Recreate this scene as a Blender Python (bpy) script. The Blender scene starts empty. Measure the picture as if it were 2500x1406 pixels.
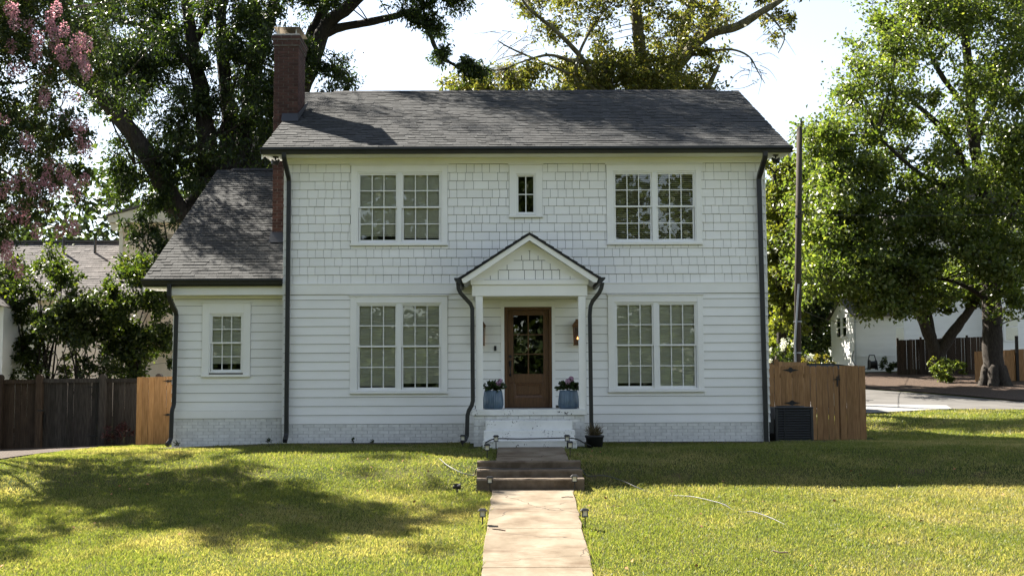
import bpy, math, random
import numpy as np
from mathutils import Vector, Matrix

random.seed(7); RNG = np.random.default_rng(7)
R = math.radians
SC = bpy.context.scene
COL = SC.collection

# ------------------------------------------------------------------ camera
F_PX, DIST, EYE = 3023.0, 25.6, 1.07
PITCH, YAW, ROLL, CAM_X = R(4.67), R(0.30), R(0.25), -0.472
cam = bpy.data.cameras.new('camera'); cam.sensor_width = 36; cam.lens = F_PX / 2500 * 36
cam.clip_start = 0.1; cam.clip_end = 2000
cam_o = bpy.data.objects.new('camera', cam); COL.objects.link(cam_o)
cam_o.matrix_world = (Matrix.Translation((CAM_X, -DIST, EYE)) @ Matrix.Rotation(-YAW, 4, 'Z')
                      @ Matrix.Rotation(R(90) + PITCH, 4, 'X') @ Matrix.Rotation(-ROLL, 4, 'Z'))
SC.camera = cam_o

# ------------------------------------------------------------------ sky, sun, exposure
SUN_DIR = Vector((-0.767, 0.735, 1.0)).normalized()
world = bpy.data.worlds.new('World'); SC.world = world; world.use_nodes = True
wn = world.node_tree; wn.nodes.clear()
sky = wn.nodes.new('ShaderNodeTexSky'); sky.sky_type = 'NISHITA'; sky.sun_disc = False
sky.sun_elevation = math.asin(SUN_DIR.z)
sky.sun_rotation = math.atan2(SUN_DIR.x, SUN_DIR.y)
sky.air_density = 1.0; sky.dust_density = 0.5; sky.ozone_density = 1.0; sky.altitude = 100
bg = wn.nodes.new('ShaderNodeBackground'); bg.inputs['Strength'].default_value = 0.050
wo = wn.nodes.new('ShaderNodeOutputWorld')
hs = wn.nodes.new('ShaderNodeHueSaturation'); hs.inputs['Saturation'].default_value = 0.60   # pale hazy summer sky
wn.links.new(sky.outputs[0], hs.inputs['Color']); wn.links.new(hs.outputs[0], bg.inputs[0]); wn.links.new(bg.outputs[0], wo.inputs[0])
sun = bpy.data.lights.new('sun', 'SUN'); sun.energy = 5.0; sun.angle = R(0.53); sun.color = (1.0, 0.93, 0.82)
sun_o = bpy.data.objects.new('sun', sun); COL.objects.link(sun_o)
sun_o.rotation_euler = (-SUN_DIR).to_track_quat('-Z', 'Y').to_euler(); sun_o.location = (-20, 20, 30)
SC.view_settings.view_transform = 'Standard'; SC.view_settings.look = 'None'
SC.view_settings.exposure = 2.36; SC.view_settings.gamma = 1.0
SC.cycles.max_bounces = 8; SC.cycles.transparent_max_bounces = 12
SC.cycles.transmission_bounces = 6; SC.cycles.caustics_reflective = False; SC.cycles.caustics_refractive = False
SC.cycles.sample_clamp_indirect = 6.0

def sight(px, py):
    """direction in which the photograph shows its pixel (px, py)"""
    u, v = (px - 1250) / F_PX, (703 - py) / F_PX
    c, s = math.cos(ROLL), math.sin(ROLL)
    u, v = c * u + s * v, -s * u + c * v
    f = Vector((math.sin(YAW) * math.cos(PITCH), math.cos(YAW) * math.cos(PITCH), math.sin(PITCH)))
    r = Vector((math.cos(YAW), -math.sin(YAW), 0)); up = r.cross(f)
    return f + u * r + v * up
def at(px, py, y):
    """survey helper: point at depth y (metres behind the facade) measured from the photo"""
    d = sight(px, py); t = (y + DIST) / d.y
    return Vector((CAM_X + t * d.x, y, EYE + t * d.z))

# ------------------------------------------------------------------ materials
MATS = {}
def nt(name):
    m = bpy.data.materials.new(name); m.use_nodes = True; t = m.node_tree; t.nodes.clear()
    out = t.nodes.new('ShaderNodeOutputMaterial'); MATS[name] = m
    return m, t, out
def N(t, kind, **kw):
    n = t.nodes.new(kind)
    for k, v in kw.items(): setattr(n, k, v)
    return n
def mixc(t, a, b, fac, blend='MIX'):
    n = N(t, 'ShaderNodeMix', data_type='RGBA', blend_type=blend)
    for sock, v in ((n.inputs['Factor'], fac), (n.inputs[6], a), (n.inputs[7], b)):
        if hasattr(v, 'is_output'): t.links.new(v, sock)
        elif isinstance(v, (tuple, list)): sock.default_value = (*v[:3], 1)
        else: sock.default_value = v
    return n.outputs[2]
def ramp(t, src, a, b, lo=0.0, hi=1.0):
    n = N(t, 'ShaderNodeMapRange'); n.inputs[1].default_value = a; n.inputs[2].default_value = b
    n.inputs[3].default_value = lo; n.inputs[4].default_value = hi
    t.links.new(src, n.inputs[0]); return n.outputs[0]
def pos(t, scale=(1, 1, 1)):
    g = N(t, 'ShaderNodeNewGeometry'); m = N(t, 'ShaderNodeMapping'); m.inputs['Scale'].default_value = scale
    t.links.new(g.outputs['Position'], m.inputs[0]); return m.outputs[0]
def noise(t, vec, scale, detail=4, rough=0.55):
    n = N(t, 'ShaderNodeTexNoise'); n.inputs['Scale'].default_value = scale
    n.inputs['Detail'].default_value = detail; n.inputs['Roughness'].default_value = rough
    t.links.new(vec, n.inputs['Vector']); return n.outputs['Fac']
def rnd_value(t):
    """random number per piece: the object's own plus a per-face attribute in joined meshes"""
    oi = N(t, 'ShaderNodeObjectInfo'); at_ = N(t, 'ShaderNodeAttribute', attribute_name='rnd')
    a = N(t, 'ShaderNodeMath', operation='ADD'); t.links.new(oi.outputs['Random'], a.inputs[0]); t.links.new(at_.outputs['Fac'], a.inputs[1])
    f = N(t, 'ShaderNodeMath', operation='FRACT'); t.links.new(a.outputs[0], f.inputs[0]); return f.outputs[0]
def bump(t, height, strength, dist=0.01):
    b = N(t, 'ShaderNodeBump'); b.inputs['Strength'].default_value = strength; b.inputs['Distance'].default_value = dist
    t.links.new(height, b.inputs['Height']); return b.outputs[0]
def bsdf(t, out, col, rough=0.6, spec=0.3, metal=0.0, normal=None):
    p = N(t, 'ShaderNodeBsdfPrincipled')
    if hasattr(col, 'is_output'): t.links.new(col, p.inputs['Base Color'])
    else: p.inputs['Base Color'].default_value = (*col, 1)
    if hasattr(rough, 'is_output'): t.links.new(rough, p.inputs['Roughness'])
    else: p.inputs['Roughness'].default_value = rough
    p.inputs['Specular IOR Level'].default_value = spec; p.inputs['Metallic'].default_value = metal
    if normal is not None: t.links.new(normal, p.inputs['Normal'])
    t.links.new(p.outputs[0], out.inputs[0]); return p

def mat(name, c1, c2=None, rough=0.6, spec=0.3, metal=0.0, scale=4.0, stretch=(1, 1, 1), rnd=0.0, bmp=0.0, bscale=60.0, bstretch=None, bdist=0.004, lo=0.35, hi=0.65):
    """colour between c1 and c2 by noise, with a random lightness per piece and fine relief"""
    m, t, out = nt(name); c2 = c2 or c1
    col = mixc(t, c1, c2, ramp(t, noise(t, pos(t, stretch), scale, 5), lo, hi))
    if rnd:
        v = ramp(t, rnd_value(t), 0, 1, 1 - rnd, 1 + rnd)
        cc = N(t, 'ShaderNodeCombineColor')
        for i in range(3): t.links.new(v, cc.inputs[i])
        col = mixc(t, col, cc.outputs[0], 1.0, 'MULTIPLY')
    nm = bump(t, noise(t, pos(t, bstretch or stretch), bscale, 4), bmp, bdist) if bmp else None
    bsdf(t, out, col, rough, spec, metal, nm); return m

def leaf_mat(name, c1, c2, c3, trans=0.45, rough=0.45, spec=0.35, tcol=(1.25, 1.3, 0.55)):
    """leaf: three tones by random number, light passing through"""
    m, t, out = nt(name)
    a = N(t, 'ShaderNodeAttribute', attribute_name='rnd')
    col = mixc(t, mixc(t, c1, c2, ramp(t, a.outputs['Fac'], 0, 0.6)), c3, ramp(t, a.outputs['Fac'], 0.7, 1.0))
    p = N(t, 'ShaderNodeBsdfPrincipled'); t.links.new(col, p.inputs['Base Color'])
    p.inputs['Roughness'].default_value = rough; p.inputs['Specular IOR Level'].default_value = spec
    tr = N(t, 'ShaderNodeBsdfTranslucent'); t.links.new(mixc(t, col, tcol, 1.0, 'MULTIPLY'), tr.inputs[0])
    mx = N(t, 'ShaderNodeMixShader'); mx.inputs[0].default_value = trans
    t.links.new(p.outputs[0], mx.inputs[1]); t.links.new(tr.outputs[0], mx.inputs[2]); t.links.new(mx.outputs[0], out.inputs[0])
    return m

mat('white_siding', (.80, .795, .775), (.84, .835, .82), rough=.55, spec=.25, scale=1.5, stretch=(1, 1, 3), rnd=.025, bmp=.25, bscale=30, bstretch=(1.2, 1, 14), bdist=.003)
mat('white_trim', (.81, .805, .785), (.84, .835, .82), rough=.5, spec=.3, scale=3, bmp=.06, bscale=25)
mat('white_vinyl', (.80, .80, .79), rough=.4, spec=.35)
mat('sheathing', (.085, .082, .077), rough=.9)  # darkened so the open grooves between boards read as shadow lines
mat('painted_brick', (.62, .62, .60), (.74, .74, .715), rough=.65, scale=9, rnd=.06, bmp=.5, bscale=70, bdist=.006)
mat('painted_mortar', (.46, .455, .445), (.56, .555, .54), rough=.8, scale=12, bmp=.4, bscale=80)
mat('dark_metal', (.017, .018, .020), (.024, .025, .027), rough=.42, spec=.4, scale=3, bmp=.05, bscale=15)
mat('black_iron', (.012, .012, .013), rough=.55, spec=.35)
mat('shingle', (.037, .039, .040), (.060, .061, .061), rough=.9, spec=.10, scale=14, rnd=.20, bmp=.6, bscale=260, bdist=.004)
mat('shingle_dark', (.030, .030, .032), (.046, .046, .048), rough=.9, spec=.1, scale=14, rnd=.15, bmp=.5, bscale=200)
mat('neighbour_shingle', (.075, .068, .066), (.11, .10, .097), rough=.9, spec=.15, scale=10, rnd=.22, bmp=.5, bscale=200)
mat('roof_base', (.06, .06, .062), rough=.95)
mat('red_brick', (.048, .024, .020), (.080, .039, .031), rough=.85, scale=7, rnd=.28, bmp=.5, bscale=60, bdist=.006)
mat('grey_mortar', (.10, .085, .075), (.16, .14, .125), rough=.95, scale=20, bmp=.5, bscale=90)
mat('flue_metal', (.42, .38, .33), (.52, .48, .42), rough=.5, metal=.6, scale=6)
mat('flashing', (.035, .038, .045), rough=.5, spec=.4)
mat('concrete_old', (.09, .066, .045), (.17, .133, .097), rough=.9, spec=.2, scale=5, rnd=.06, bmp=.7, bscale=90, bdist=.008)
mat('concrete_pale', (.15, .15, .15), (.20, .20, .198), rough=.85, scale=1.2, bmp=.3, bscale=80)
mat('asphalt', (.065, .061, .056), (.10, .095, .088), rough=.9, scale=.7, bmp=.4, bscale=90)
mat('weathered_wood', (.018, .016, .015), (.044, .040, .037), rough=.85, scale=7, stretch=(5, 5, .5), rnd=.32, bmp=.5, bscale=30, bstretch=(4, 4, .3), bdist=.006)
mat('weathered_brown', (.026, .017, .011), (.055, .037, .025), rough=.85, scale=7, stretch=(5, 5, .5), rnd=.3, bmp=.5, bscale=30, bstretch=(4, 4, .3), bdist=.006)
mat('cedar', (.23, .120, .048), (.34, .190, .085), rough=.75, scale=6, stretch=(5, 5, .5), rnd=.16, bmp=.35, bscale=30, bstretch=(4, 4, .3), bdist=.004)
mat('door_wood', (.080, .038, .016), (.125, .060, .025), rough=.4, spec=.4, scale=7, stretch=(6, 6, .6), rnd=.05, bmp=.12, bscale=40, bstretch=(6, 6, .4))
mat('copper', (.20, .105, .05), (.13, .07, .036), rough=.55, metal=.4, scale=9)
mat('blue_glaze', (.055, .095, .145), (.10, .155, .215), rough=.28, spec=.5, scale=12, stretch=(1, 1, .3))
mat('black_plastic', (.015, .015, .016), rough=.5, spec=.35)
mat('soil', (.04, .029, .022), (.075, .056, .043), rough=1, scale=14, bmp=.8, bscale=70, bdist=.02)
mat('mulch', (.028, .019, .013), (.085, .052, .033), rough=1, scale=10, bmp=1.0, bscale=30, bdist=.04, lo=.3, hi=.7)
mat('bark', (.045, .036, .029), (.11, .092, .075), rough=.95, scale=6, stretch=(4, 4, .8), bmp=.9, bscale=14, bstretch=(3, 3, .5), bdist=.05)
mat('bark_mossy', (.06, .058, .030), (.15, .135, .085), rough=.95, scale=3, stretch=(2, 2, 1), bmp=.9, bscale=14, bdist=.05)
mat('bark_dark', (.024, .020, .016), (.055, .046, .038), rough=.95, scale=6, stretch=(4, 4, .8), bmp=.9, bscale=14, bdist=.05)
mat('pole_wood', (.026, .020, .016), (.05, .040, .033), rough=.9, scale=5, stretch=(6, 6, .4), bmp=.5, bscale=30, bstretch=(5, 5, .3))
mat('galvanised', (.24, .25, .27), rough=.4, metal=.7)
mat('wire_black', (.02, .02, .02), rough=.6)
mat('hose_grey', (.05, .05, .05), rough=.5, spec=.4)
mat('beige_siding', (.68, .56, .45), (.72, .60, .49), rough=.6, scale=2, rnd=.03, bmp=.1, bscale=30)
mat('beige_trim', (.60, .55, .47), (.64, .59, .51), rough=.6, scale=2)
mat('shade_fabric', (.74, .74, .69), (.78, .78, .73), rough=.9, spec=.1, scale=3)
mat('blind_slat', (.80, .80, .76), rough=.6, spec=.3)
mat('room_dark', (.05, .048, .045), rough=.9)
mat('car_paint', (.016, .018, .024), rough=.22, spec=.6)
mat('car_trim', (.02, .02, .02), rough=.6)
mat('tail_red', (.06, .008, .008), rough=.25, spec=.5)
mat('rubber', (.018, .018, .018), rough=.85)
mat('alloy', (.45, .46, .48), rough=.3, metal=.8)
mat('dead_leaf', (.22, .10, .04), (.34, .18, .08), rough=.9, rnd=.3)
mat('twig_wood', (.10, .07, .05), (.16, .12, .09), rough=.9)
mat('meter_grey', (.45, .46, .46), rough=.5)

# chipped paint on the porch steps
m, t, out = nt('chipped_paint')
base = mixc(t, (.66, .66, .635), (.75, .75, .725), ramp(t, noise(t, pos(t), 3, 4), .35, .65))
chip = N(t, 'ShaderNodeMath', operation='MULTIPLY')
t.links.new(ramp(t, noise(t, pos(t), 26, 5, .6), .585, .62), chip.inputs[0])
t.links.new(ramp(t, noise(t, pos(t), 2.6, 2), .50, .56), chip.inputs[1])
bsdf(t, out, mixc(t, base, (.05, .045, .042), chip.outputs[0]), .6, .3, normal=bump(t, noise(t, pos(t), 60, 4), .2, .004))

# worn walk: pale concrete, brown stains, fine cracks
m, t, out = nt('concrete_walk')
c = mixc(t, (.140, .110, .074), (.215, .178, .130), ramp(t, noise(t, pos(t, (1, .5, 1)), 2.2, 6), .35, .65))
c = mixc(t, c, (.080, .051, .028), ramp(t, noise(t, pos(t, (1, 1.5, 1)), 1.1, 7, .65), .47, .68, 0, .9))
vo = N(t, 'ShaderNodeTexVoronoi', feature='DISTANCE_TO_EDGE'); vo.inputs['Scale'].default_value = .55
wv = mixc(t, pos(t), (0, 0, 0), 0.0); nz_ = N(t, 'ShaderNodeTexNoise'); nz_.inputs['Scale'].default_value = 3.0; t.links.new(pos(t), nz_.inputs['Vector'])
t.links.new(mixc(t, wv, nz_.outputs['Color'], .25, 'ADD'), vo.inputs['Vector'])
c = mixc(t, (.05, .036, .024), c, ramp(t, vo.outputs['Distance'], .001, .006))
c = mixc(t, c, (.06, .045, .03), ramp(t, noise(t, pos(t), 45, 3), .66, .74, 0, .6))
bsdf(t, out, c, .88, .2, normal=bump(t, noise(t, pos(t), 110, 4), .5, .004))

# window glass: reflection by angle over a clear pane
def glass(name, tint, boost=0.04, rough=0.004):
    m, t, out = nt(name)
    fr = N(t, 'ShaderNodeFresnel'); fr.inputs[0].default_value = 1.52
    ad = N(t, 'ShaderNodeMath', operation='ADD', use_clamp=True); ad.inputs[1].default_value = boost; t.links.new(fr.outputs[0], ad.inputs[0])
    tr = N(t, 'ShaderNodeBsdfTransparent'); tr.inputs[0].default_value = (*tint, 1)
    gl = N(t, 'ShaderNodeBsdfGlossy'); gl.inputs['Roughness'].default_value = rough
    nz = bump(t, noise(t, pos(t), 1.3, 2), .018, .05); t.links.new(nz, gl.inputs['Normal'])
    mx = N(t, 'ShaderNodeMixShader'); t.links.new(ad.outputs[0], mx.inputs[0]); t.links.new(tr.outputs[0], mx.inputs[1]); t.links.new(gl.outputs[0], mx.inputs[2])
    t.links.new(mx.outputs[0], out.inputs[0])
glass('window_glass', (.95, .96, .93), .015)
glass('clear_glass', (.9, .9, .88), .02)
m, t, out = nt('flame'); e = N(t, 'ShaderNodeEmission'); e.inputs[0].default_value = (1, .45, .12, 1); e.inputs[1].default_value = 1.6; t.links.new(e.outputs[0], out.inputs[0])
mat('solar_lens', (.75, .72, .62), rough=.3, spec=.5)

# lawn soil with straw and green patches; blades
m, t, out = nt('lawn_soil')
g = mixc(t, (.042, .056, .015), (.080, .078, .028), ramp(t, noise(t, pos(t), .55, 5), .40, .66))
g = mixc(t, g, (.10, .075, .046), ramp(t, noise(t, pos(t), 1.7, 6), .58, .74))
bsdf(t, out, g, 1.0, .05, normal=bump(t, noise(t, pos(t), 35, 5), .9, .03))
m, t, out = nt('grass_blade')
a = N(t, 'ShaderNodeAttribute', attribute_name='rnd'); dry = N(t, 'ShaderNodeAttribute', attribute_name='dry')
g = mixc(t, (.072, .108, .022), (.160, .180, .045), a.outputs['Fac'])
st = mixc(t, (.23, .190, .082), (.44, .37, .22), a.outputs['Fac'])
col = mixc(t, g, st, dry.outputs['Fac'])
p = N(t, 'ShaderNodeBsdfPrincipled'); t.links.new(col, p.inputs['Base Color']); p.inputs['Roughness'].default_value = .5; p.inputs['Specular IOR Level'].default_value = .4
tr = N(t, 'ShaderNodeBsdfTranslucent'); t.links.new(mixc(t, col, (1.6, 1.6, .75), 1.0, 'MULTIPLY'), tr.inputs[0])
mx = N(t, 'ShaderNodeMixShader'); mx.inputs[0].default_value = .5
t.links.new(p.outputs[0], mx.inputs[1]); t.links.new(tr.outputs[0], mx.inputs[2]); t.links.new(mx.outputs[0], out.inputs[0])

leaf_mat('leaf_pecan', (.013, .024, .009), (.027, .044, .012), (.085, .12, .022), trans=.40, tcol=(1.6, 1.7, .5))
leaf_mat('leaf_oak', (.070, .088, .024), (.108, .116, .030), (.165, .140, .038), trans=.5, tcol=(1.6, 1.6, .7))
leaf_mat('leaf_maple', (.052, .080, .020), (.095, .125, .030), (.165, .175, .050), trans=.55, rough=.38, spec=.5, tcol=(1.5, 1.6, .65))
leaf_mat('leaf_myrtle', (.020, .034, .012), (.040, .060, .016), (.09, .105, .025), trans=.42)
leaf_mat('leaf_shrub', (.018, .032, .011), (.036, .058, .015), (.10, .125, .024), trans=.5, tcol=(1.7, 1.7, .5))
leaf_mat('leaf_far', (.030, .048, .020), (.050, .075, .026), (.085, .11, .032), trans=.4)
leaf_mat('leaf_sunny', (.08, .105, .024), (.125, .145, .03), (.18, .18, .045), trans=.48, tcol=(1.6, 1.6, .6))
leaf_mat('leaf_yellow', (.13, .12, .02), (.20, .17, .03), (.26, .22, .05), trans=.45)
leaf_mat('leaf_hydrangea', (.022, .04, .014), (.035, .06, .018), (.055, .05, .03), trans=.25)
leaf_mat('leaf_red', (.05, .02, .022), (.075, .028, .03), (.10, .04, .035), trans=.3, tcol=(1.2, .6, .6))
leaf_mat('leaf_dry', (.07, .055, .03), (.11, .085, .05), (.14, .11, .07), trans=.3)
leaf_mat('petal_pink', (.38, .19, .23), (.47, .26, .30), (.55, .35, .38), trans=.45, tcol=(1.1, .95, .95))
leaf_mat('petal_pale', (.46, .26, .42), (.55, .34, .48), (.62, .44, .54), trans=.35, tcol=(1, 1, 1))
leaf_mat('petal_white', (.62, .64, .50), (.70, .71, .60), (.74, .74, .66), trans=.35, tcol=(1, 1, .9))

# ------------------------------------------------------------------ building helpers
ORG = {}
def org(p): return ORG.get(p.name, Vector((0, 0, 0))) if p else Vector((0, 0, 0))
def tag(o, label=None, cat=None, group=None, kind=None):
    for k, v in (('label', label), ('category', cat), ('group', group), ('kind', kind)):
        if v: o[k] = v
    return o
def thing(name, loc, label, cat, group=None):
    o = bpy.data.objects.new(name, None); o.empty_display_size = .2; COL.objects.link(o)
    o.location = loc; ORG[o.name] = Vector(loc); return tag(o, label, cat, group)
def link(name, me, parent=None, loc=None):
    o = bpy.data.objects.new(name, me); COL.objects.link(o)
    if parent: o.parent = parent
    if loc is not None: o.location = loc
    ORG[o.name] = org(parent); return o
def mesh(name, v, f, m, smooth=False, attrs=None):
    me = bpy.data.meshes.new(name)
    if isinstance(v, np.ndarray):
        nf, k = f.shape
        me.vertices.add(len(v)); me.vertices.foreach_set('co', v.astype(np.float32).ravel())
        me.loops.add(nf * k); me.loops.foreach_set('vertex_index', f.astype(np.int32).ravel())
        me.polygons.add(nf); me.polygons.foreach_set('loop_start', np.arange(0, nf * k, k, dtype=np.int32))
        me.update(calc_edges=True)
    else:
        me.from_pydata([tuple(a) for a in v], [], f); me.update()
    me.materials.append(MATS[m])
    if smooth: me.polygons.foreach_set('use_smooth', [True] * len(me.polygons))
    for k, vals in (attrs or {}).items():
        at_ = me.attributes.new(k, 'FLOAT', 'FACE'); at_.data.foreach_set('value', np.asarray(vals, dtype=np.float32))
    return me

class MB:
    """collects the shapes of ONE part in world coordinates"""
    def __init__(s): s.v = []; s.f = []
    def add(s, v, f):
        n = len(s.v); s.v += [Vector(a) for a in v]; s.f += [tuple(i + n for i in q) for q in f]; return s
    def box(s, x0, x1, y0, y1, z0, z1, M=None):
        v = [Vector((x, y, z)) for z in (z0, z1) for y in (y0, y1) for x in (x0, x1)]
        if M: v = [M @ a for a in v]
        return s.add(v, [(0, 2, 3, 1), (4, 5, 7, 6), (0, 1, 5, 4), (2, 6, 7, 3), (0, 4, 6, 2), (1, 3, 7, 5)])
    def prism(s, poly, axis, a, b):
        """polygon in the two other axes, extruded along axis from a to b"""
        def P(p, c): return {'x': (c, p[0], p[1]), 'y': (p[0], c, p[1]), 'z': (p[0], p[1], c)}[axis]
        n = len(poly); v = [P(p, a) for p in poly] + [P(p, b) for p in poly]
        return s.add(v, [tuple(range(n)), tuple(range(2 * n - 1, n - 1, -1))] + [(i, (i + 1) % n, n + (i + 1) % n, n + i) for i in range(n)])
    def tube(s, pts, rad, n=8, caps=True):
        pts = [Vector(p) for p in pts]; rad = rad if isinstance(rad, (list, tuple)) else [rad] * len(pts)
        v = []; f = []; ref = None
        for i, p in enumerate(pts):
            d = (pts[min(i + 1, len(pts) - 1)] - pts[max(i - 1, 0)]).normalized()
            if ref is None: ref = Vector((0, 1, 0)) if abs(d.y) < .9 else Vector((1, 0, 0))
            a = (ref - d * ref.dot(d)).normalized(); b = d.cross(a); ref = a
            for k in range(n):
                th = 2 * math.pi * (k + .5) / n; v.append(p + (a * math.cos(th) + b * math.sin(th)) * rad[i])
        for i in range(len(pts) - 1):
            for k in range(n): f.append((i * n + k, i * n + (k + 1) % n, (i + 1) * n + (k + 1) % n, (i + 1) * n + k))
        if caps: f.append(tuple(range(n - 1, -1, -1))); f.append(tuple(range((len(pts) - 1) * n, len(pts) * n)))
        return s.add(v, f)
    def lathe(s, c, prof, n=16, wob=None):
        v = []; f = []
        for r, z in prof:
            for k in range(n):
                th = 2 * math.pi * k / n; q = r * (wob(k) if wob else 1); v.append((c[0] + q * math.cos(th), c[1] + q * math.sin(th), c[2] + z))
        for i in range(len(prof) - 1):
            for k in range(n): f.append((i * n + k, i * n + (k + 1) % n, (i + 1) * n + (k + 1) % n, (i + 1) * n + k))
        f.append(tuple(range(n - 1, -1, -1))); f.append(tuple(range((len(prof) - 1) * n, len(prof) * n)))
        return s.add(v, f)
    def build(s, name, m, parent=None, smooth=False, bevel=0):
        o = org(parent); me = mesh(name, [p - o for p in s.v], s.f, m, smooth)
        ob = link(name, me, parent)
        if bevel:
            b = ob.modifiers.new('bevel', 'BEVEL'); b.width = bevel; b.segments = 2; b.limit_method = 'ANGLE'
        return ob
def B(*a, **k): return MB().box(*a, **k)

# pieces: one shared unit mesh placed by matrices; past the limit joined into one part
def unit(name, v, f, m): return mesh(name, v, f, m)
CUBE_F = [(0, 2, 3, 1), (4, 5, 7, 6), (0, 1, 5, 4), (2, 6, 7, 3), (0, 4, 6, 2), (1, 3, 7, 5)]
def wedge(m, t0=1.0, t1=0.35):
    """board 1 x 1 (x, z), its outer face at -y; thickness t0 at the foot, t1 at the head"""
    return ([(0, -t0, 0), (1, -t0, 0), (0, 0, 0), (1, 0, 0), (0, -t1, 1), (1, -t1, 1), (0, 0, 1), (1, 0, 1)], CUBE_F)
def brick_shape(b=.06):
    v = []
    for z in (0, 1):
        for y in (0, 1):
            for x in (0, 1): v.append((x, y, z))
    v += [(b * .6, -.12, b * 1.6), (1 - b * .6, -.12, b * 1.6), (b * .6, -.12, 1 - b * 1.6), (1 - b * .6, -.12, 1 - b * 1.6)]
    f = [(0, 2, 3, 1), (4, 5, 7, 6), (2, 6, 7, 3), (0, 4, 6, 2), (1, 3, 7, 5), (8, 9, 11, 10), (0, 1, 9, 8), (5, 4, 10, 11), (4, 0, 8, 10), (1, 5, 11, 9)]
    return v, f
def pieces(name, shape, m, mats_, parent, limit=300, rest_name=None):
    """mats_: matrices (world) sorted largest in the photo first"""
    o = Matrix.Translation(-org(parent)); me = mesh(name, shape[0], shape[1], m)
    for M in mats_[:limit]:
        ob = link(name, me, parent); ob.matrix_local = o @ M
    rest = mats_[limit:]
    if rest:
        sv = np.array([list(a) + [1] for a in shape[0]], dtype=np.float64); V = []; Fq = []; rn = []
        n = len(sv)
        for i, M in enumerate(rest):
            V.append((sv @ np.array(o @ M).T)[:, :3]); Fq += [tuple(a + i * n for a in q) for q in shape[1]]; rn += [random.random()] * len(shape[1])
        me2 = mesh(rest_name or name, [tuple(r) for r in np.concatenate(V)], Fq, m, attrs={'rnd': rn})
        tag(link(rest_name or name + '_field', me2, parent), kind='stuff')
def place(x, y, z, sx, sy, sz, rx=0, rz=0, ry=0):
    return Matrix.Translation((x, y, z)) @ Matrix.Rotation(rz, 4, 'Z') @ Matrix.Rotation(rx, 4, 'X') @ Matrix.Rotation(ry, 4, 'Y') @ Matrix.Diagonal((sx, sy, sz, 1))

def minus(a, b, cuts):
    """interval [a, b] without the cuts"""
    segs = [(a, b)]
    for c, d in cuts:
        segs = [q for s0, s1 in segs for q in ((s0, min(s1, c)), (max(s0, d), s1)) if q[1] - q[0] > .004]
    return segs
def fillers(z, h, rects):
    """strips of a board row that pass below or above an opening: x0, x1, z0, z1"""
    out = []
    for x0, x1, z0, z1 in rects:
        if z + .012 < z0 < z + h - .01: out.append((x0, x1, z, z0))
        if z + .012 < z1 < z + h - .01: out.append((x0, x1, z1, z + h))
    return out
def panel_with_holes(mb, x0, x1, z0, z1, y0, y1, holes):
    xs = sorted({x0, x1, *[a for h in holes for a in h[:2]]}); zs = sorted({z0, z1, *[a for h in holes for a in h[2:]]})
    for i in range(len(zs) - 1):
        run = None
        for j in range(len(xs) - 1):
            cx, cz = (xs[j] + xs[j + 1]) / 2, (zs[i] + zs[i + 1]) / 2
            hole = any(h[0] < cx < h[1] and h[2] < cz < h[3] for h in holes)
            if not hole: mb.box(xs[j], xs[j + 1], y0, y1, zs[i], zs[i + 1])

# ------------------------------------------------------------------ terrain
def fbm(x, y, s, seed=0):
    x = np.asarray(x, float) * s + seed * 13.7; y = np.asarray(y, float) * s - seed * 7.3
    return (np.sin(1.7 * x + 1.3 * np.sin(1.1 * y + seed)) + np.sin(1.9 * y + 1.7 * np.sin(.9 * x + 2 * seed)) + .5 * np.sin(3.7 * x + 2.9 * y) + .5 * np.sin(3.1 * y - 4.3 * x + seed)) / 3
YK = [-400, -60, -25, -18, -14, -11.4, -8, -5.5, -5.15, -4.8, -4.4, -2.4, 0, 5, 9, 15, 30, 40, 60, 400]
Z_MID = [0, 0, -1.0, -1.3, -1.25, -1.06, -.79, -.575, -.43, -.30, -.16, -.035, -.03, -.05, .1, .35, 1.25, 2.0, 2.6, 5]
Z_WIDE = [0, 0, -1.0, -1.3, -1.25, -1.06, -.79, -.53, -.45, -.38, -.28, -.07, -.03, -.05, .1, .35, 1.25, 2.0, 2.6, 5]
def ground(x, y):
    x = np.asarray(x, float); y = np.asarray(y, float)
    w = np.clip((np.abs(x + .1) - .9) / 1.6, 0, 1)
    z = np.interp(y, YK, Z_MID) * (1 - w) + np.interp(y, YK, Z_WIDE) * w
    z = z - np.clip(-5 - x, 0, 8) * .036
    z = z - .09 * np.exp(-((x - 8.5) / 3.0) ** 2 - ((y - 3.0) / 3.0) ** 2)
    z = z - .30 * np.exp(-((x - 9.6) / 1.3) ** 2 - ((y - 8.2) / 1.2) ** 2)
    near_walk = np.exp(-((x + .1) / 1.3) ** 2)
    z = z + .035 * fbm(x, y, .55, 1) * (1 - near_walk) * np.clip((-y - .5) / 2, 0, 1)
    far = np.clip((np.hypot(x, y) - 20) / 20, 0, 1)
    return z + .10 * far * fbm(x, y, .16, 2)
def G(x, y): return float(ground(x, y))

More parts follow.
